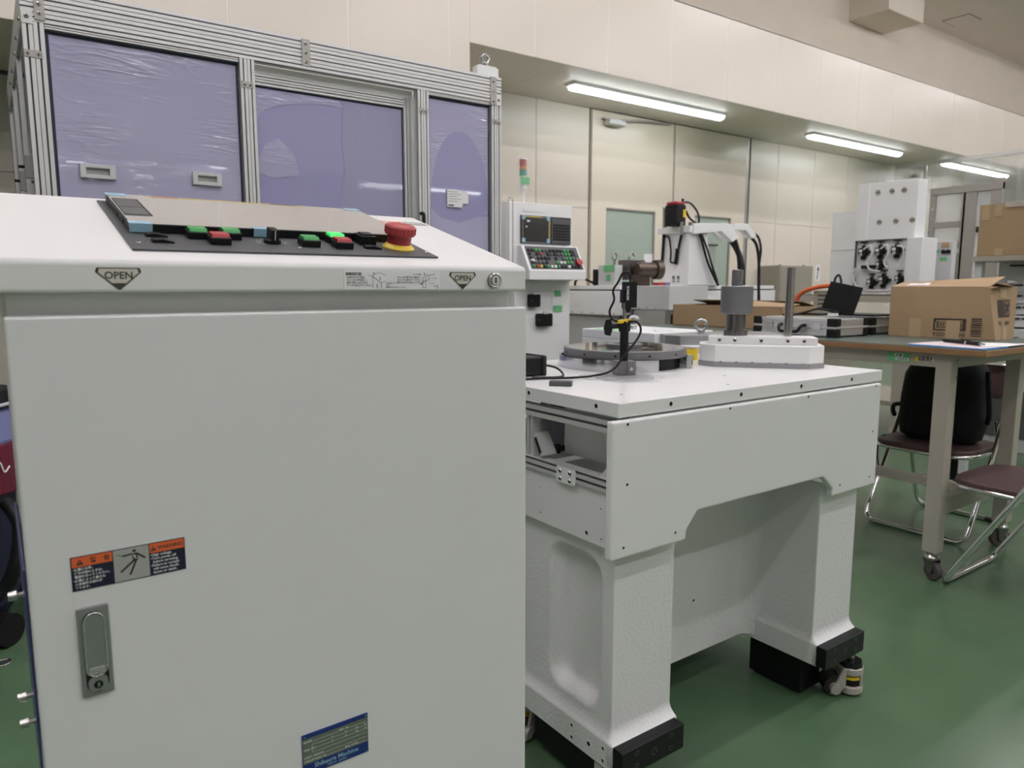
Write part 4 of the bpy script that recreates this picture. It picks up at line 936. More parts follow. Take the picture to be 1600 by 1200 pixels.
def caster(x, y, rz, lever=False):
    M = Matrix.Translation((x, y, 0)) @ Matrix.Rotation(rz, 4, 'Z')
    c = MB('steel').cyl((0, 0, .106), (0, 0, .120), .013, seg=14).lathe([(.030, .088), (.030, .096), (.022, .106), (0, .106)], (0, 0, 0), UZ, 24)
    c.use('steel_dark').prism([(-.022, .040), (-.012, .028), (.0, .030), (.026, .088), (-.026, .088)], 'y', -.021, -.017).prism([(-.022, .040), (-.012, .028), (.0, .030), (.026, .088), (-.026, .088)], 'y', .017, .021)
    c = c.xf(M).build('caster', wt)
    MB('rubber_grey').lathe([(.012, -.014), (.034, -.014), (.0385, -.008), (.0385, .008), (.034, .014), (.012, .014)], (-.012, 0, .0385), (0, 1, 0), 30).use('steel_dark').cyl((-.012, -.022, .0385), (-.012, .022, .0385), .008, seg=12).xf(M).build('wheel', c)
    if lever: MB('steel_bright').box(.018, .050, -.012, .012, .050, .056).cyl((.045, -.014, .050), (.045, .014, .050), .010, seg=12).xf(M).build('brake_lever', c)
caster(3.09, 1.337, math.radians(75)); caster(3.76, 1.337, math.radians(-30), True); caster(3.09, 3.05, .4); caster(3.76, 3.05, .9)
m = MB('tape_green').box(3.058, 3.060, 1.468, 1.562, .893, .929).use('label_paper').box(3.0574, 3.058, 1.473, 1.525, .898, .908).box(3.0574, 3.058, 1.495, 1.530, .913, .924).use('dark_print').box(3.0570, 3.0575, 1.500, 1.512, .915, .922).box(3.0570, 3.0575, 1.515, 1.524, .916, .921)
for k in range(4): m.box(3.0570, 3.0575, 1.478 + k * .011, 1.485 + k * .011, .900, .9055)
m.build('asset_label', fo)
m = MB('yellow').box(3.0584, 3.060, 1.432, 1.448, .898, .920).use('label_beige').box(3.058, 3.060, 1.376, 1.434, .900, .922).use('dark_print').box(3.0576, 3.0582, 1.380, 1.432, .902, .920).use('label_beige').text('サカエ', .0165, (3.0574, 1.4305, .9050), NY, UZ)
tag(m.build('maker_label', fo), 'small black and beige maker label')
# parcel box on the table
TZ = .962
def parcel():
    t = thing('carton', 'brown shipping carton with black logo print standing on the work table', 'box', (3.615, 1.372, TZ), math.radians(5), local=True)
    W, L, H, th = .250, .458, .238, .004
    def bend(mb):      # the near end of the carton is pushed in at its front top corner
        for v in mb.v:
            if v.y < .03: v.y += .042 * min(max(v.z / H, 0), 1) * (1 - min(max(v.x / W, 0), 1))
        return mb
    b = MB('card').box(0, th, 0, L, 0, H).box(W - th, W, 0, L, 0, H).box(0, W, L - th, L, 0, H).box(0, W, 0, L, 0, th)
    e_ = MB('card'); K = 12
    for yy in (0, th):
        e_.add([(W * i / K, yy, H * k / K) for k in range(K + 1) for i in range(K + 1)], [(k * (K + 1) + i, k * (K + 1) + i + 1, (k + 1) * (K + 1) + i + 1, (k + 1) * (K + 1) + i) for k in range(K) for i in range(K)])
    bend(e_).build('end_panel', t, keepn=True)
    bend(b).build('carton_body', t, .002)
    fl1 = MB('card').add([(0, 0, H), (0, L, H), (.125, L - .004, H + .020), (.130, .0, H + .045), (.004, 0, H - .004), (.004, L, H - .004), (.125, L - .004, H + .016), (.130, .0, H + .041)],
                         [(0, 1, 2, 3), (4, 7, 6, 5), (0, 3, 7, 4), (1, 5, 6, 2), (2, 6, 7, 3), (0, 4, 5, 1)])
    f1 = bend(fl1).build('lid_flap', t)
    MB('card').add([(W, 0, H), (W, L, H), (.122, L - .004, H + .010), (.125, .05, H + .018), (W, 0, H - .004), (W, L, H - .004), (.122, L - .004, H + .006), (.125, .05, H + .014)],
                   [(0, 3, 2, 1), (4, 5, 6, 7), (0, 4, 7, 3), (1, 2, 6, 5), (2, 3, 7, 6), (0, 1, 5, 4)]).build('lid_flap', t)
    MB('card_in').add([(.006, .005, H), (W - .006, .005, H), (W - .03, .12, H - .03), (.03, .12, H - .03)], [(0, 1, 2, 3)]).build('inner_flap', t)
    MB('paper').add([(.03, .30, H + .0068), (.03, .40, H + .0062), (.085, .40, H + .0152), (.085, .31, H + .0185)], [(0, 1, 2, 3)]).use('lavender').add([(.07, .33, H + .0156), (.07, .37, H + .0150), (.08, .37, H + .0160), (.08, .335, H + .0172)], [(0, 1, 2, 3)]).build('shipping_label', f1)
    # print on the long face
    p = MB('brown_print'); x = -.0012; e = -.0002
    def R(y0, y1, z0, z1, k=0): p.poly([(x + e * k, y0, z0), (x + e * k, y1, z0), (x + e * k, y1, z1), (x + e * k, y0, z1)])
    R(.170, .257, .036, .092); R(.120, .168, .036, .092)
    p.use('card'); R(.200, .245, .077, .083, 1); R(.243, .249, .042, .075, 1); R(.200, .2435, .042, .048, 1); R(.205, .235, .053, .073, 1)
    p.use('brown_print'); R(.210, .230, .057, .069, 2); p.use('card'); R(.216, .224, .060, .066, 3)
    for i, ch in enumerate('BEST'): p.text(ch, .014, (x + e, .138, .076 - i * .0115), NY, UZ, 'CENTER')
    p.use('brown_print').text('YODOBASHI', .0242, (x, .259, .010), NY, UZ)
    for i in range(9): R(.058, .100, .014 + i * .0094, .0185 + i * .0094 + (i % 3) * .0012)
    for i in range(5): R(.050, .054, .03 + i * .011, .032 + i * .011)
    p.build('logo_print', t)
    MB('card_tape').box(-.0028, -.0016, .144, .203, .0, .084).build('patch', t)
    MB('card_tape').poly([(-.003, .198, .060), (-.003, .166, .040), (-.003, .162, .036), (-.003, .170, .046)]).build('torn_strip', t)
    MB('card_tape').box(-.0018, -.0008, .310, .362, 0, .088).build('packing_tape', t); bend(MB('card_tape').box(.09, .145, -.0018, -.0008, 0, .060)).build('packing_tape', t); bend(MB('card_tape').box(.09, .145, -.0018, -.0008, .185, .238)).build('packing_tape', t)
    q = MB('brown_print'); yy = -.0012
    def S(x0, x1, z0, z1, k=0): q.poly([(x0, yy - .0002 * k, z0), (x1, yy - .0002 * k, z0), (x1, yy - .0002 * k, z1), (x0, yy - .0002 * k, z1)])
    S(.058, .118, .100, .178); S(.124, .182, .100, .178); q.use('card')
    S(.074, .106, .160, .166, 1); S(.104, .110, .128, .166, 1); S(.066, .072, .112, .150, 1); S(.066, .100, .112, .118, 1); S(.078, .100, .124, .154, 1); q.use('brown_print'); S(.082, .096, .129, .149, 2); q.use('card'); S(.086, .092, .134, .144, 3)
    for i, wd in enumerate(('FIND', 'YOUR', 'BEST')): q.text(wd, .0215, (.153, yy - .0004, .156 - i * .023), UX, UZ, 'CENTER')
    q.use('brown_print').text('YO', .024, (.056, yy, .066), UX, UZ); q.text('ASHI', .024, (.128, yy, .066), UX, UZ)
    bend(q).build('logo_print', t)
parcel()
nb = thing('paper_folder', 'blue clear folder with loose printed papers at the corner of the work table', 'folder', (3.16, 1.33, TZ))
def quad(m, pts, z0, z1): m.prism(pts, 'z', z0, z1); return m
quad(MB('paper_blue'), [(3.06, 1.480), (3.035, 1.195), (3.23, 1.178), (3.30, 1.44)], TZ, TZ + .004).build('folder', nb)
quad(MB('paper_pink'), [(3.075, 1.490), (3.045, 1.205), (3.24, 1.185), (3.34, 1.46)], TZ + .0042, TZ + .0055).build('sheet', nb)
quad(MB('paper'), [(3.15, 1.240), (3.19, 1.179), (3.42, 1.179), (3.36, 1.33), (3.20, 1.32)], TZ + .0056, TZ + .007).build('sheet', nb)
pn = thing('pen', 'thick black ballpoint pen lying on the papers', 'pen', (3.2, 1.35, TZ + .0075))
p0, p1 = Vector((3.235, 1.430, TZ + .0155)), Vector((3.135, 1.235, TZ + .0155))
dd = (p1 - p0)
MB('black').cyl(p0 + dd * .10, p0 + dd * .62, .0078, seg=14).cyl(p0 + dd * .02, p0 + dd * .10, .004, .0078, 12).cyl(p0 + dd * .66, p0 + dd * .94, .0078, seg=14).build('barrel', pn)
MB('steel_bright').cyl(p0 + dd * .62, p0 + dd * .66, .0080, seg=14).build('ring', pn); MB('steel_bright').cyl(p0 + dd * .94, p1 + dd * .06, .0055, .003, 12).build('push_button', pn); MB('steel_bright').cyl(p0, p0 + dd * .03, .002, .004, 10).build('tip', pn)
MB('black_gloss').box(-.002, .002, -.05, 0, 0, .003).xf(Matrix.Translation(p0 + dd * .5 + Vector((0, 0, .0085))) @ Matrix.Rotation(math.atan2(dd.x, -dd.y), 4, 'Z')).build('clip', pn)
# aluminium cases and laptop
def case(x0, x1, y0, y1, h, lab, rz=0):
    t = thing('aluminium_case', lab, 'case', ((x0 + x1) / 2, (y0 + y1) / 2, TZ), group='aluminium cases on the work table')
    a = MB('alu_case').box(x0, x1, y0, y1, TZ + .006, TZ + h * .52).build('base_shell', t, .004); l = MB('alu_case').box(x0, x1, y0, y1, TZ + h * .55, TZ + h).build('lid_shell', t, .004)
    MB('alu').box(x0 - .003, x1 + .003, y0 - .003, y1 + .003, TZ + h * .50, TZ + h * .57).box(x0 - .003, x0 + .006, y0, y1, TZ + .006, TZ + .018).box(x0 - .003, x0 + .006, y0, y1, TZ + h - .010, TZ + h + .001).build('edge_rail', t)
    for y in (y0, y1):
        for x in (x0, x1):
            for z0, z1 in ((TZ, TZ + h * .46), (TZ + h * .60, TZ + h + .003)):
                MB('black').box(min(x, x + (.032 if x == x0 else -.032)) - .005, max(x, x + (.032 if x == x0 else -.032)) + .005, min(y, y + (.040 if y == y0 else -.040)) - .005, max(y, y + (.040 if y == y0 else -.040)) + .005, z0, z1).build('corner_cap', t, .004)
    yc_ = (y0 + y1) / 2
    MB('black').tube(arc_path([(x0, yc_ + .065, TZ + h * .62), (x0 - .03, yc_ + .060, TZ + h * .60), (x0 - .042, yc_ + .05, TZ + .022), (x0 - .042, yc_ - .05, TZ + .022), (x0 - .03, yc_ - .060, TZ + h * .60), (x0, yc_ - .065, TZ + h * .62)], .02), .008, 8).build('handle', t)
    for y in (yc_ - .13, yc_ + .13): MB('steel').box(x0 - .006, x0, y - .018, y + .018, TZ + h * .40, TZ + h * .72).build('latch', t)
    return t
case(3.20, 3.475, 1.880, 2.325, .086, 'silver aluminium case with black corners nearest on the work table')
case(3.545, 3.80, 1.895, 2.24, .080, 'second aluminium case lying under the black laptop')
lp = thing('laptop', 'open black laptop standing on the second aluminium case', 'laptop', (3.66, 2.05, TZ + .085))
MB('black').box(3.56, 3.78, 1.895, 2.20, TZ + .0895, TZ + .099).use('alu').box(3.555, 3.785, 1.89, 2.205, TZ + .0870, TZ + .0895).build('keyboard_base', lp, .002)
MB('black').prism([(0, 0), (.155, 0), (.155, .007), (0, .007)], 'y', -.09, .09).xf(Matrix.Translation((3.575, 2.10, TZ + .0995)) @ Matrix.Rotation(math.radians(11), 4, 'X') @ Matrix.Rotation(math.radians(-78), 4, 'Y')).build('screen_lid', lp, .003)
tag(MB('black').tube(smooth_path([(3.42, 2.25, 1.053), (3.46, 2.20, 1.07), (3.50, 2.16, 1.085), (3.52, 2.10, 1.075), (3.50, 2.05, 1.07), (3.47, 2.10, 1.060), (3.44, 2.16, 1.06), (3.46, 2.22, 1.058), (3.40, 2.30, 1.053)]), .006, 8).use('wire_white').box(3.44, 3.47, 2.03, 2.07, 1.052, 1.066).build('power_cord'), 'tangled black cord with white plug on the aluminium case', 'cord')
# long open carton behind
bx = thing('carton', 'long opened brown carton behind the steel spindle', 'box', (3.67, 2.76, TZ))
x0, x1, y0, y1, H, th = 3.50, 3.84, 2.375, 3.15, .128, .005
MB('card').box(x0, x0 + th, y0, y1, TZ, TZ + H).box(x1 - th, x1, y0, y1, TZ, TZ + H).box(x0, x1, y0, y0 + th, TZ, TZ + H).box(x0, x1, y1 - th, y1, TZ, TZ + H).box(x0, x1, y0, y1, TZ, TZ + th).build('carton_body', bx, .002)
MB('card').add([(x0, y0, TZ + H), (x0, y0 + .36, TZ + H), (x0 + .17, y0 + .36, TZ + H + .03), (x0 + .17, y0, TZ + H + .012), (x0, y0, TZ + H - .004), (x0, y0 + .36, TZ + H - .004), (x0 + .17, y0 + .36, TZ + H + .026), (x0 + .17, y0, TZ + H + .008)], [(0, 1, 2, 3), (4, 7, 6, 5), (0, 3, 7, 4), (1, 5, 6, 2), (2, 6, 7, 3), (0, 4, 5, 1)]).build('lid_flap', bx)
MB('card').add([(x1, y0, TZ + H), (x1, y1, TZ + H), (x1 - .15, y1, TZ + H + .028), (x1 - .15, y0, TZ + H + .030), (x1, y0, TZ + H - .004), (x1, y1, TZ + H - .004), (x1 - .15, y1, TZ + H + .024), (x1 - .15, y0, TZ + H + .026)], [(0, 3, 2, 1), (4, 5, 6, 7), (0, 4, 7, 3), (1, 2, 6, 5), (2, 3, 7, 6), (0, 1, 5, 4)]).build('lid_flap', bx)
MB('black').box(x0 + th, x1 - th, y0 + .37, y1 - th, TZ + th, TZ + H * .55).build('contents', bx)

# ================================================================== CHAIRS
def chair(lab, loc, rz):
    t = thing('folding_chair', lab, 'chair', loc, rz, group='maroon folding chairs at the work table', local=True)
    r = .0122; W = .240
    p = arc_path([(-W + .03, -.445, .79), (-W, -.425, .75), (-W, -.25, .44), (-W, .0, .0125), (W, .0, .0125), (W, -.25, .44), (W, -.425, .75), (W - .03, -.445, .79)], .055, 6)
    MB('chrome').tube(p, r, 12).build('main_tube', t)
    MB('chrome').tube(arc_path([(-W + .03, -.445, .79), (-W + .05, -.452, .81), (W - .05, -.452, .81), (W - .03, -.445, .79)], .02), r, 12).build('back_tube', t)
    w2 = W - .028
    MB('chrome').tube(arc_path([(-w2, -.31, .56), (-w2, -.37, .40), (-w2, -.50, .0125), (w2, -.50, .0125), (w2, -.37, .40), (w2, -.31, .56)], .055, 6), r, 12).build('rear_tube', t)
    seat = [(w2 * math.cos(a) * (1.0 if math.sin(a) > 0 else .96), -.19 + .20 * (math.copysign(abs(math.sin(a)) ** .62, math.sin(a)))) for a in [2 * math.pi * k / 40 for k in range(40)]]
    seat = [(math.copysign(abs(math.cos(a)) ** .45, math.cos(a)) * .230, -.188 + .215 * math.copysign(abs(math.sin(a)) ** .5, math.sin(a))) for a in [2 * math.pi * k / 48 for k in range(48)]]
    MB('maroon').prism(seat, 'z', .420, .442).build('seat', t, .008, 3)
    MB('chrome').tube([(x * 1.0, y, .414) for x, y in seat], .010, 8, True).build('seat_rim', t)
    b = MB('maroon'); vs = []; fs = []
    for i in range(9):
        x = -.195 + .39 * i / 8; d = -.03 * (1 - (x / .2) ** 2)
        for (z, yy) in ((.655, -.385), (.80, -.452)):
            vs += [(x, yy + d, z), (x, yy + d - .016, z)]
    for i in range(8):
        a = i * 4; c = a + 4
        fs += [(a, c, c + 2, a + 2), (a + 1, a + 3, c + 3, c + 1), (a, a + 1, c + 1, c), (a + 2, c + 2, c + 3, a + 3)]
    fs += [(0, 2, 3, 1), (32, 33, 35, 34)]
    b.add(vs, fs); b.build('backrest', t, .004)
    for x in (-.15, .15): MB('rubber').cyl((x - .02, -.50, .0125), (x + .02, -.50, .0125), .0126, seg=12).build('foot_sleeve', t)
    return t
chair('maroon folding chair with a black backpack on its seat', (3.60, 1.66, 0), math.radians(90))
chair('empty maroon folding chair at the right edge beside the near table leg', (3.295, 1.275, 0), 0)
bpk = thing('backpack', 'black fabric backpack sitting on the folding chair', 'backpack', (3.86, 1.66, .443))
g = MB('black_cloth'); R_ = []; NN = 28
for z, sx_, sy_, ox in ((.443, .075, .150, -.03), (.46, .095, .180, -.03), (.52, .105, .192, -.025), (.65, .100, .196, -.01), (.76, .09, .190, 0), (.82, .07, .165, .01), (.85, .04, .12, .015)):
    for k in range(NN):
        a = 2 * math.pi * k / NN; R_.append((3.86 + ox + sx_ * math.copysign(abs(math.cos(a)) ** .6, math.cos(a)), 1.665 + sy_ * math.copysign(abs(math.sin(a)) ** .6, math.sin(a)), z))
g.add(R_, [(j * NN + k, j * NN + (k + 1) % NN, (j + 1) * NN + (k + 1) % NN, (j + 1) * NN + k) for j in range(6) for k in range(NN)], True)
g.add(R_[:NN], [tuple(range(NN))]).add(R_[-NN:], [tuple(range(NN))]); g.build('bag_body', bpk)
MB('black_cloth').box(3.715, 3.755, 1.56, 1.77, .47, .60).build('front_pocket', bpk, .015, 3)
MB('black').tube(smooth_path([(3.84, 1.60, .84), (3.84, 1.63, .875), (3.84, 1.70, .875), (3.84, 1.73, .84)]), .008, 8).build('carry_loop', bpk)
MB('black').tube(smooth_path([(3.80, 1.46, .80), (3.78, 1.445, .72), (3.80, 1.44, .60), (3.84, 1.46, .55)]), .012, 6).build('shoulder_strap', bpk)
MB('black').tube(smooth_path([(3.80, 1.85, .60), (3.80, 1.885, .59), (3.82, 1.90, .56), (3.84, 1.90, .53)]), .012, 6).build('side_strap', bpk)
MB('black').tube(smooth_path([(3.70, 1.87, .445), (3.66, 1.88, .43), (3.655, 1.882, .35), (3.66, 1.87, .27)]), .004, 6).build('loose_strap', bpk)
MB('black').box(3.655, 3.662, 1.50, 1.53, .27, .43).build('hanging_strap', bpk)

# ================================================================== PNEUMATIC HOUSING (right background)
ph = thing('pneumatic_housing', 'white perforated housing with rows of black regulators in the right background', 'machine', (6.5, 3.3, 1.125))
MB('bg_white').box(6.30, 6.46, 3.053, 3.555, 1.60, 2.085).build('upper_housing', ph, .004)
MB('bg_white').box(6.29, 6.30, 3.462, 3.555, 1.60, 2.09).build('upper_flange', ph)
for y, z in ((3.39, 2.0), (3.269, 2.0), (3.167, 2.0), (3.361, 1.75), (3.219, 1.75), (3.085, 1.75)):
    MB('steel').torus((6.298, y, z), (1, 0, 0), .021, .003, 20).use('label_grey').cyl((6.2975, y, z), (6.30, y, z), .021, seg=18).use('alu_dark').box(6.2965, 6.2978, y - .018, y + .018, z - .006, z + .004).build('vent_hole', ph)
MB('bg_white').box(6.20, 6.46, 2.945, 3.068, 1.14, 1.598).build('side_box', ph, .003)
bxp = MB('bg_white').box(6.318, 6.37, 3.068, 3.56, 1.14, 1.60).use('alu_dark').box(6.29, 6.318, 3.068, 3.56, 1.595, 1.60).box(6.29, 6.318, 3.554, 3.56, 1.14, 1.60).build('regulator_box', ph)
MB('bg_white').box(6.48, 6.60, 3.56, 3.905, 1.14, 1.885).use('bg_grey').box(6.475, 6.48, 3.56, 3.905, 1.532, 1.538).build('left_box', ph, .004)
for y, z, s in ((3.485, 1.50, 1), (3.337, 1.50, 1), (3.195, 1.505, 1), (3.398, 1.235, .85), (3.293, 1.255, 1), (3.158, 1.265, .8), (3.33, 1.385, .8)):
    rg = MB('black').box(6.27, 6.33, y - .034 * s, y + .034 * s, z - .028 * s, z + .034 * s).cyl((6.30, y, z + .03 * s), (6.30, y, z + .055 * s), .018 * s, seg=14).cyl((6.30, y, z - .03 * s), (6.30, y, z - .066 * s), .026 * s, .020 * s, 16).box(6.28, 6.32, y - .06 * s, y - .034 * s, z - .012 * s, z + .012 * s)
    rg.use('label_paper').box(6.268, 6.27, y - .004 * s, y + .026 * s, z - .002, z + .022 * s).use('steel').cyl((6.265, y + .005, z - .022 * s), (6.28, y + .005, z - .022 * s), .016 * s, seg=14)
    rg.use('black').cyl((6.30, y, z + .055 * s), (6.30, y, z + .085 * s), .004, seg=8).box(6.285, 6.315, y - .028 * s, y + .028 * s, z + .078 * s, z + .090 * s)
    rg.build('regulator', ph, .002, 1)
for P in ([(3.46, 1.52), (3.40, 1.55), (3.385, 1.48), (3.42, 1.40), (3.38, 1.34), (3.30, 1.33)], [(3.31, 1.52), (3.255, 1.55), (3.245, 1.47), (3.27, 1.40), (3.24, 1.36)], [(3.52, 1.36), (3.545, 1.30), (3.50, 1.19), (3.42, 1.17), (3.30, 1.165), (3.18, 1.17)], [(3.17, 1.54), (3.12, 1.52), (3.115, 1.42), (3.16, 1.36)], [(3.50, 1.37), (3.53, 1.25), (3.46, 1.16)]):
    MB('wire_white').tube(smooth_path([(6.25, a, b) for a, b in P]), .007, 8).build('air_hose', ph)
for P in ([(3.49, 1.37), (3.43, 1.385), (3.40, 1.375)],): MB('black').box(6.26, 6.30, 3.37, 3.48, 1.355, 1.385).build('manifold', ph, .003)
tag(MB('black').tube(smooth_path([(6.1, 3.62, 1.15), (6.1, 3.62, 1.26), (6.1, 3.585, 1.30), (6.1, 3.56, 1.24), (6.1, 3.565, 1.15)]), .010, 8).build('cable_loop'), 'black cable loop standing left of the regulators', 'cable')
tt = thing('steel_bench', 'cream steel bench carrying the white perforated housing', 'bench', (6.4, 3.3, 0))
MB('table_frame').box(6.0, 6.9, 2.6, 3.95, 1.07, 1.123).use('rubber').box(6.02, 6.88, 2.62, 3.93, 1.123, 1.128).build('bench_top', tt, .003)
for x in (6.02, 6.82):
    for y in (2.62, 3.88): MB('table_frame').box(x, x + .05, y, y + .05, 0, 1.07).build('leg', tt)
MB('table_frame').box(6.0, 6.9, 2.6, 3.95, .22, .26).build('lower_shelf', tt, .003)
dv = thing('drive_box', 'pale grey drive box with green tape and black knobs beside the perforated housing', 'box', (6.9, 3.1, 1.129))
MB('bg_grey').box(6.80, 6.88, 2.975, 3.24, 1.129, 1.585).use('tape_green').box(6.798, 6.80, 3.13, 3.235, 1.548, 1.580).box(6.798, 6.80, 3.075, 3.115, 1.49, 1.52).box(6.798, 6.80, 3.01, 3.07, 1.42, 1.455).use('card').box(6.795, 6.80, 3.0, 3.065, 1.535, 1.58).build('body', dv, .004)
MB('black').cyl((6.79, 3.045, 1.50), (6.79, 2.985, 1.50), .012, seg=12).cyl((6.78, 3.04, 1.50), (6.80, 3.04, 1.50), .018, seg=14).cyl((6.78, 3.0, 1.50), (6.80, 3.0, 1.50), .018, seg=14).build('knob', dv)
MB('rubber').cyl((6.78, 3.245, 1.40), (6.80, 3.245, 1.40), .05, seg=20).build('pulley', dv)
# small grey box, orange hose, shelf behind the cases
og = thing('junction_box', 'cream junction box with orange hose behind the black laptop', 'box', (5.0, 3.05, 0))
MB('table_frame').box(4.95, 5.10, 2.86, 3.10, 0, 1.17).build('box_body', og, .004)
for k in range(4): MB('dark_print').box(4.947, 4.951, 2.98, 3.06, 1.04 + k * .03, 1.05 + k * .03).build('slot', og)
MB('hose_orange').tube(smooth_path([(4.95, 2.86, 1.18), (4.94, 2.95, 1.205), (4.93, 3.08, 1.19), (4.92, 3.18, 1.15), (4.92, 3.22, 1.08), (4.92, 3.22, .95)]), .016, 10).build('orange_hose', og)
tag(MB('dark_red').lathe([(0, 0), (.05, 0), (.06, .02), (.06, .10), (.04, .13), (.03, .16), (0, .17)], (5.6, 2.72, .98), UZ, 20).use('motor_red').tube(smooth_path([(5.55, 2.70, 1.08), (5.52, 2.63, 1.07), (5.5, 2.58, 1.03)]), .012, 8).use('table_frame').box(5.54, 5.66, 2.66, 2.78, 0, .98).build('red_pump'), 'dark red pump behind the laptop', 'pump')
# grey cabinet by the wall and sign
gc = thing('grey_cabinet', 'grey flat cabinet leaning on the cream wall beyond the machines', 'cabinet', (9.32, 6.25, 0))
MB('grey_shutter').box(8.93, 9.73, 6.12, 6.44, 0, 1.49).build('body', gc, .004)
MB('grey_shutter').box(8.95, 9.71, 6.112, 6.12, .04, 1.47).build('front_sheet', gc, .002)
for x in (9.05, 9.62): MB('steel_plate').cyl((x, 6.2, 1.49), (x, 6.2, 1.51), .02, seg=10).build('cap', gc)
m = MB('paper').box(10.34, 10.47, 6.464, 6.469, 1.28, 1.53)
m.use('dark_print'); ln(m, [(10.39, 1.31), (10.415, 1.46)], .022, 6.463); m.poly([(10.375, 6.463, 1.455), (10.45, 6.463, 1.445), (10.42, 6.463, 1.51)])
tag(m.build('arrow_sign'), 'small white paper with upward arrow on the cream wall', 'sign')

# ================================================================== VINYL BOOTH (far right)
vb = thing('vinyl_booth', 'grey framed booth with clear vinyl sheets in the far right corner', 'booth', (10.5, 4.0, 0))
def post(x, y, w_=.08, z1=2.45): return MB('steel_plate').box(x, x + .06, y, y + w_, 0, z1).build('post', vb, .003)
post(10, 4.62, .07); post(10, 4.14, .17, 2.42); post(10, 3.86, .12, 2.50); post(10, 4.26, .03)
MB('steel_plate').box(9.99, 10.06, 3.86, 4.69, 2.36, 2.45).build('top_rail', vb, .003)
for z in (1.98, 1.72): MB('steel_plate').box(10, 10.05, 4.30, 4.62, z - .035, z + .035).build('cross_rail', vb)
MB('steel_plate').box(10.0, 10.05, 4.30, 4.62, .2, 1.62).build('kick_panel', vb)
MB('vinyl').box(10.02, 10.03, 4.30, 4.62, 1.70, 2.36).build('vinyl_sheet', vb); MB('vinyl').box(10.02, 10.03, 3.98, 4.14, .3, 2.36).build('vinyl_sheet', vb)
MB('black').box(9.98, 10.0, 4.06, 4.11, 1.86, 1.93).build('latch', vb)
for k in range(8): inst(SCREW, 'screw', vb, (10, 4.655, 1.4 + k * .13), RL, (2.2, 2.2, 2))
vc = thing('vinyl_curtain', 'large clear vinyl curtain hanging from the soffit behind the grey booth', 'curtain', (12.4, 4.5, 0))
cv = MB('vinyl'); P_ = []; NV = 60
for k in range(NV + 1):
    y = .8 + (6.4 - .8) * k / NV; xo = 12.4 + .05 * math.sin(k * .9) + .03 * math.sin(k * 2.3)
    P_ += [(xo, y, .05), (xo + .01 * math.sin(k), y, 3.12)]
cv.add(P_, [(2 * k, 2 * k + 2, 2 * k + 3, 2 * k + 1) for k in range(NV)], True); cv.build('sheet', vc, keepn=True)
MB('alu').box(12.37, 12.43, .8, 6.4, 3.12, 3.18).build('rail', vc)
for y in (1.0, 3.4, 5.9): MB('alu').box(12.38, 12.42, y, y + .04, 0, 3.12).build('post', vc)
# storage bench with drawers and carton (right edge)
wbn = thing('drawer_bench', 'cream topped bench with white drawer units at the right edge', 'bench', (5.4, 1.4, 0))
MB('table_frame').box(5.0, 5.75, .9, 2.07, 1.353, 1.386).build('shelf_top', wbn, .003)
MB('bg_grey').box(5.0, 5.75, .9, 2.07, .90, .94).build('lower_top', wbn)
for y in (.92, 2.02): MB('bg_grey').box(5.03, 5.08, y, y + .04, 0, 1.353).build('leg', wbn); MB('bg_grey').box(5.66, 5.71, y, y + .04, 0, 1.353).build('leg', wbn)
MB('bg_grey').box(5.2, 5.21, 1.94, 1.99, .94, 1.353).build('divider', wbn)
for k, (z0, z1) in enumerate(((1.235, 1.345), (1.17, 1.225), (1.10, 1.16), (1.03, 1.09), (.95, 1.02))):
    d_ = MB('bg_grey').box(5.18, 5.6, 1.0, 1.95, z0, z1).build('drawer', wbn, .004)
    MB('black').box(5.172, 5.181, 1.84 - .0, 1.92, z1 - .022, z1 - .012).box(5.172, 5.181, 1.3, 1.83, z1 - .022, z1 - .012).build('handle', d_)
cb = thing('carton', 'brown taped carton resting on the cream bench at the right edge', 'box', (5.3, 1.75, 1.386))
MB('card').box(5.0, 5.5, 1.45, 2.045, 1.386, 1.690).build('carton_body', cb, .003)
MB('card').box(5.0, 5.24, 1.45, 2.045, 1.690, 1.694).build('lid_flap', cb); MB('card').box(5.26, 5.5, 1.45, 2.045, 1.690, 1.694).build('lid_flap', cb)
MB('card_tape').box(4.998, 5.0, 1.92, 1.96, 1.62, 1.69).box(4.998, 5.0, 1.99, 2.03, 1.60, 1.69).build('packing_tape', cb); MB('card_tape').box(4.998, 5.0, 1.90, 1.945, 1.387, 1.43).build('packing_tape', cb)
MB('plastic_wrap').box(4.985, 5.06, 1.50, 1.90, 1.67, 1.70).build('loose_tape', cb)
low = tag(MB('bg_grey').box(6.0, 6.5, 1.7, 2.5, 0, .55).use('alu_dark').box(5.99, 6.0, 1.75, 2.45, .10, .45).build('floor_unit', None, .006), 'grey unit with dark front on the floor far under the table', 'unit')

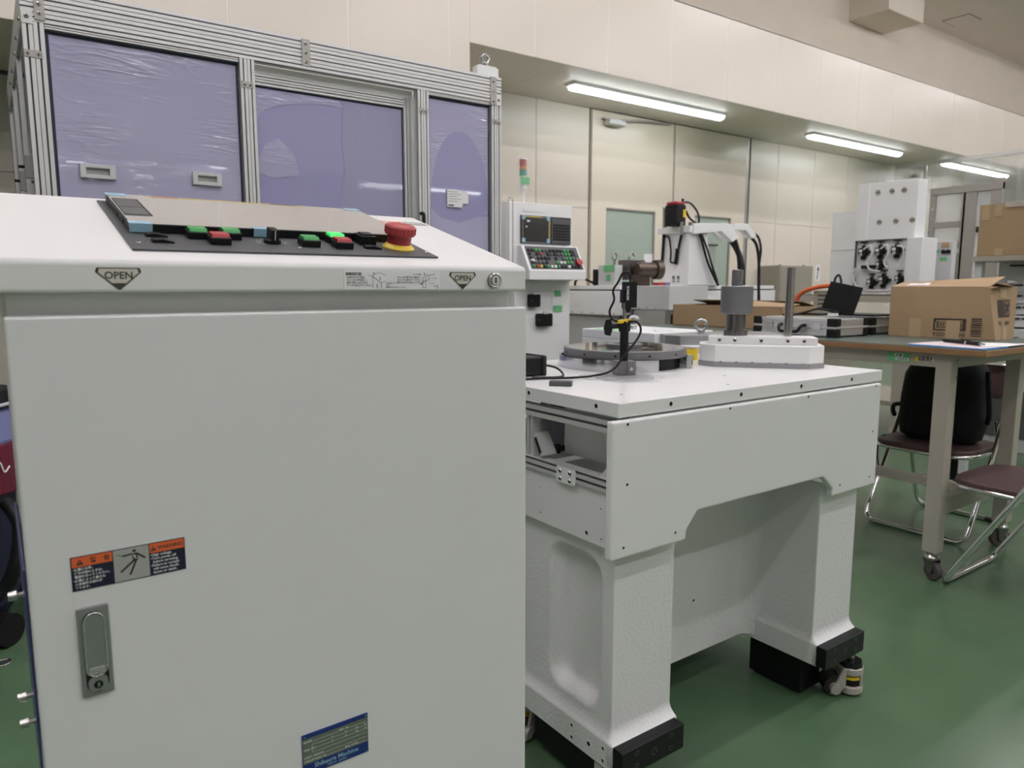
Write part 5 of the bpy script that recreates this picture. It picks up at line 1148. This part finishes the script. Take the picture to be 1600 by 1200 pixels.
# ================================================================== LEFT EDGE: shop vacuum and hose
vv = thing('shop_vacuum', 'lavender and dark red shop vacuum seen past the cabinet', 'vacuum cleaner', (-.22, 3.05, 0))
MB('navy').lathe([(0, .10), (.15, .10), (.17, .14), (.19, .52)], (-.16, 3.0, 0), UZ, 40).build('drum', vv)
MB('dark_red').lathe([(.213, .52), (.222, .53), (.222, .685), (.210, .69)], (-.16, 3.0, 0), UZ, 40).build('red_band', vv)
MB('lavender').lathe([(.212, .69), (.215, .70), (.205, .79), (.18, .80), (0, .80)], (-.16, 3.0, 0), UZ, 40).build('motor_head', vv)
MB('black').lathe([(.20, .80), (.21, .81), (.20, .86), (0, .87)], (-.16, 3.0, 0), UZ, 32).use('alu').torus((-.16, 3.0, .815), UZ, .208, .006, 32).build('top_lid', vv)
a_ = math.radians(-80)
sw = MB('white_print').tube(smooth_path([(-.16 + .224 * math.cos(math.radians(t)), 3.0 + .224 * math.sin(math.radians(t)), z) for t, z in ((-80, .60), (-70, .625), (-62, .60), (-55, .59), (-48, .635), (-44, .60), (-38, .615))]), .003, 6)
sw.build('white_mark', vv)
for p_, q_ in (((-.02, 2.86, .056), (-.06, 2.90, .056)), ((-.25, 2.82, .056), (-.29, 2.84, .056)), ((-.16, 3.18, .056), (-.20, 3.18, .056))): MB('black').cyl(p_, q_, .055, seg=24).build('wheel', vv)
MB('black').box(-.30, -.02, 2.86, 3.14, .04, .11).build('wheel_base', vv, .02)
hs = MB('black').tube(smooth_path([(.0, 2.83, .50), (.03, 2.75, .44), (.01, 2.72, .33), (-.03, 2.74, .24), (-.1, 2.72, .20)]), .022, 10).build('hose', vv)
tag(MB('lavender').lathe([(0, 0), (.05, 0), (.075, .05), (.085, .14), (.09, .15), (.08, .15), (.07, .05), (0, .02)], (-.02, 3.42, .0), UZ, 28).build('plastic_bucket'), 'small lavender plastic bucket on the floor left of the enclosure', 'bucket')
tag(MB('black').tube(smooth_path([(-.6, 3.5, .008), (-.2, 3.30, .008), (.05, 3.38, .008), (.1, 3.6, .008), (-.1, 3.9, .008)]), .007, 8).build('floor_cable'), 'black cable lying on the green floor at the left', 'cable')
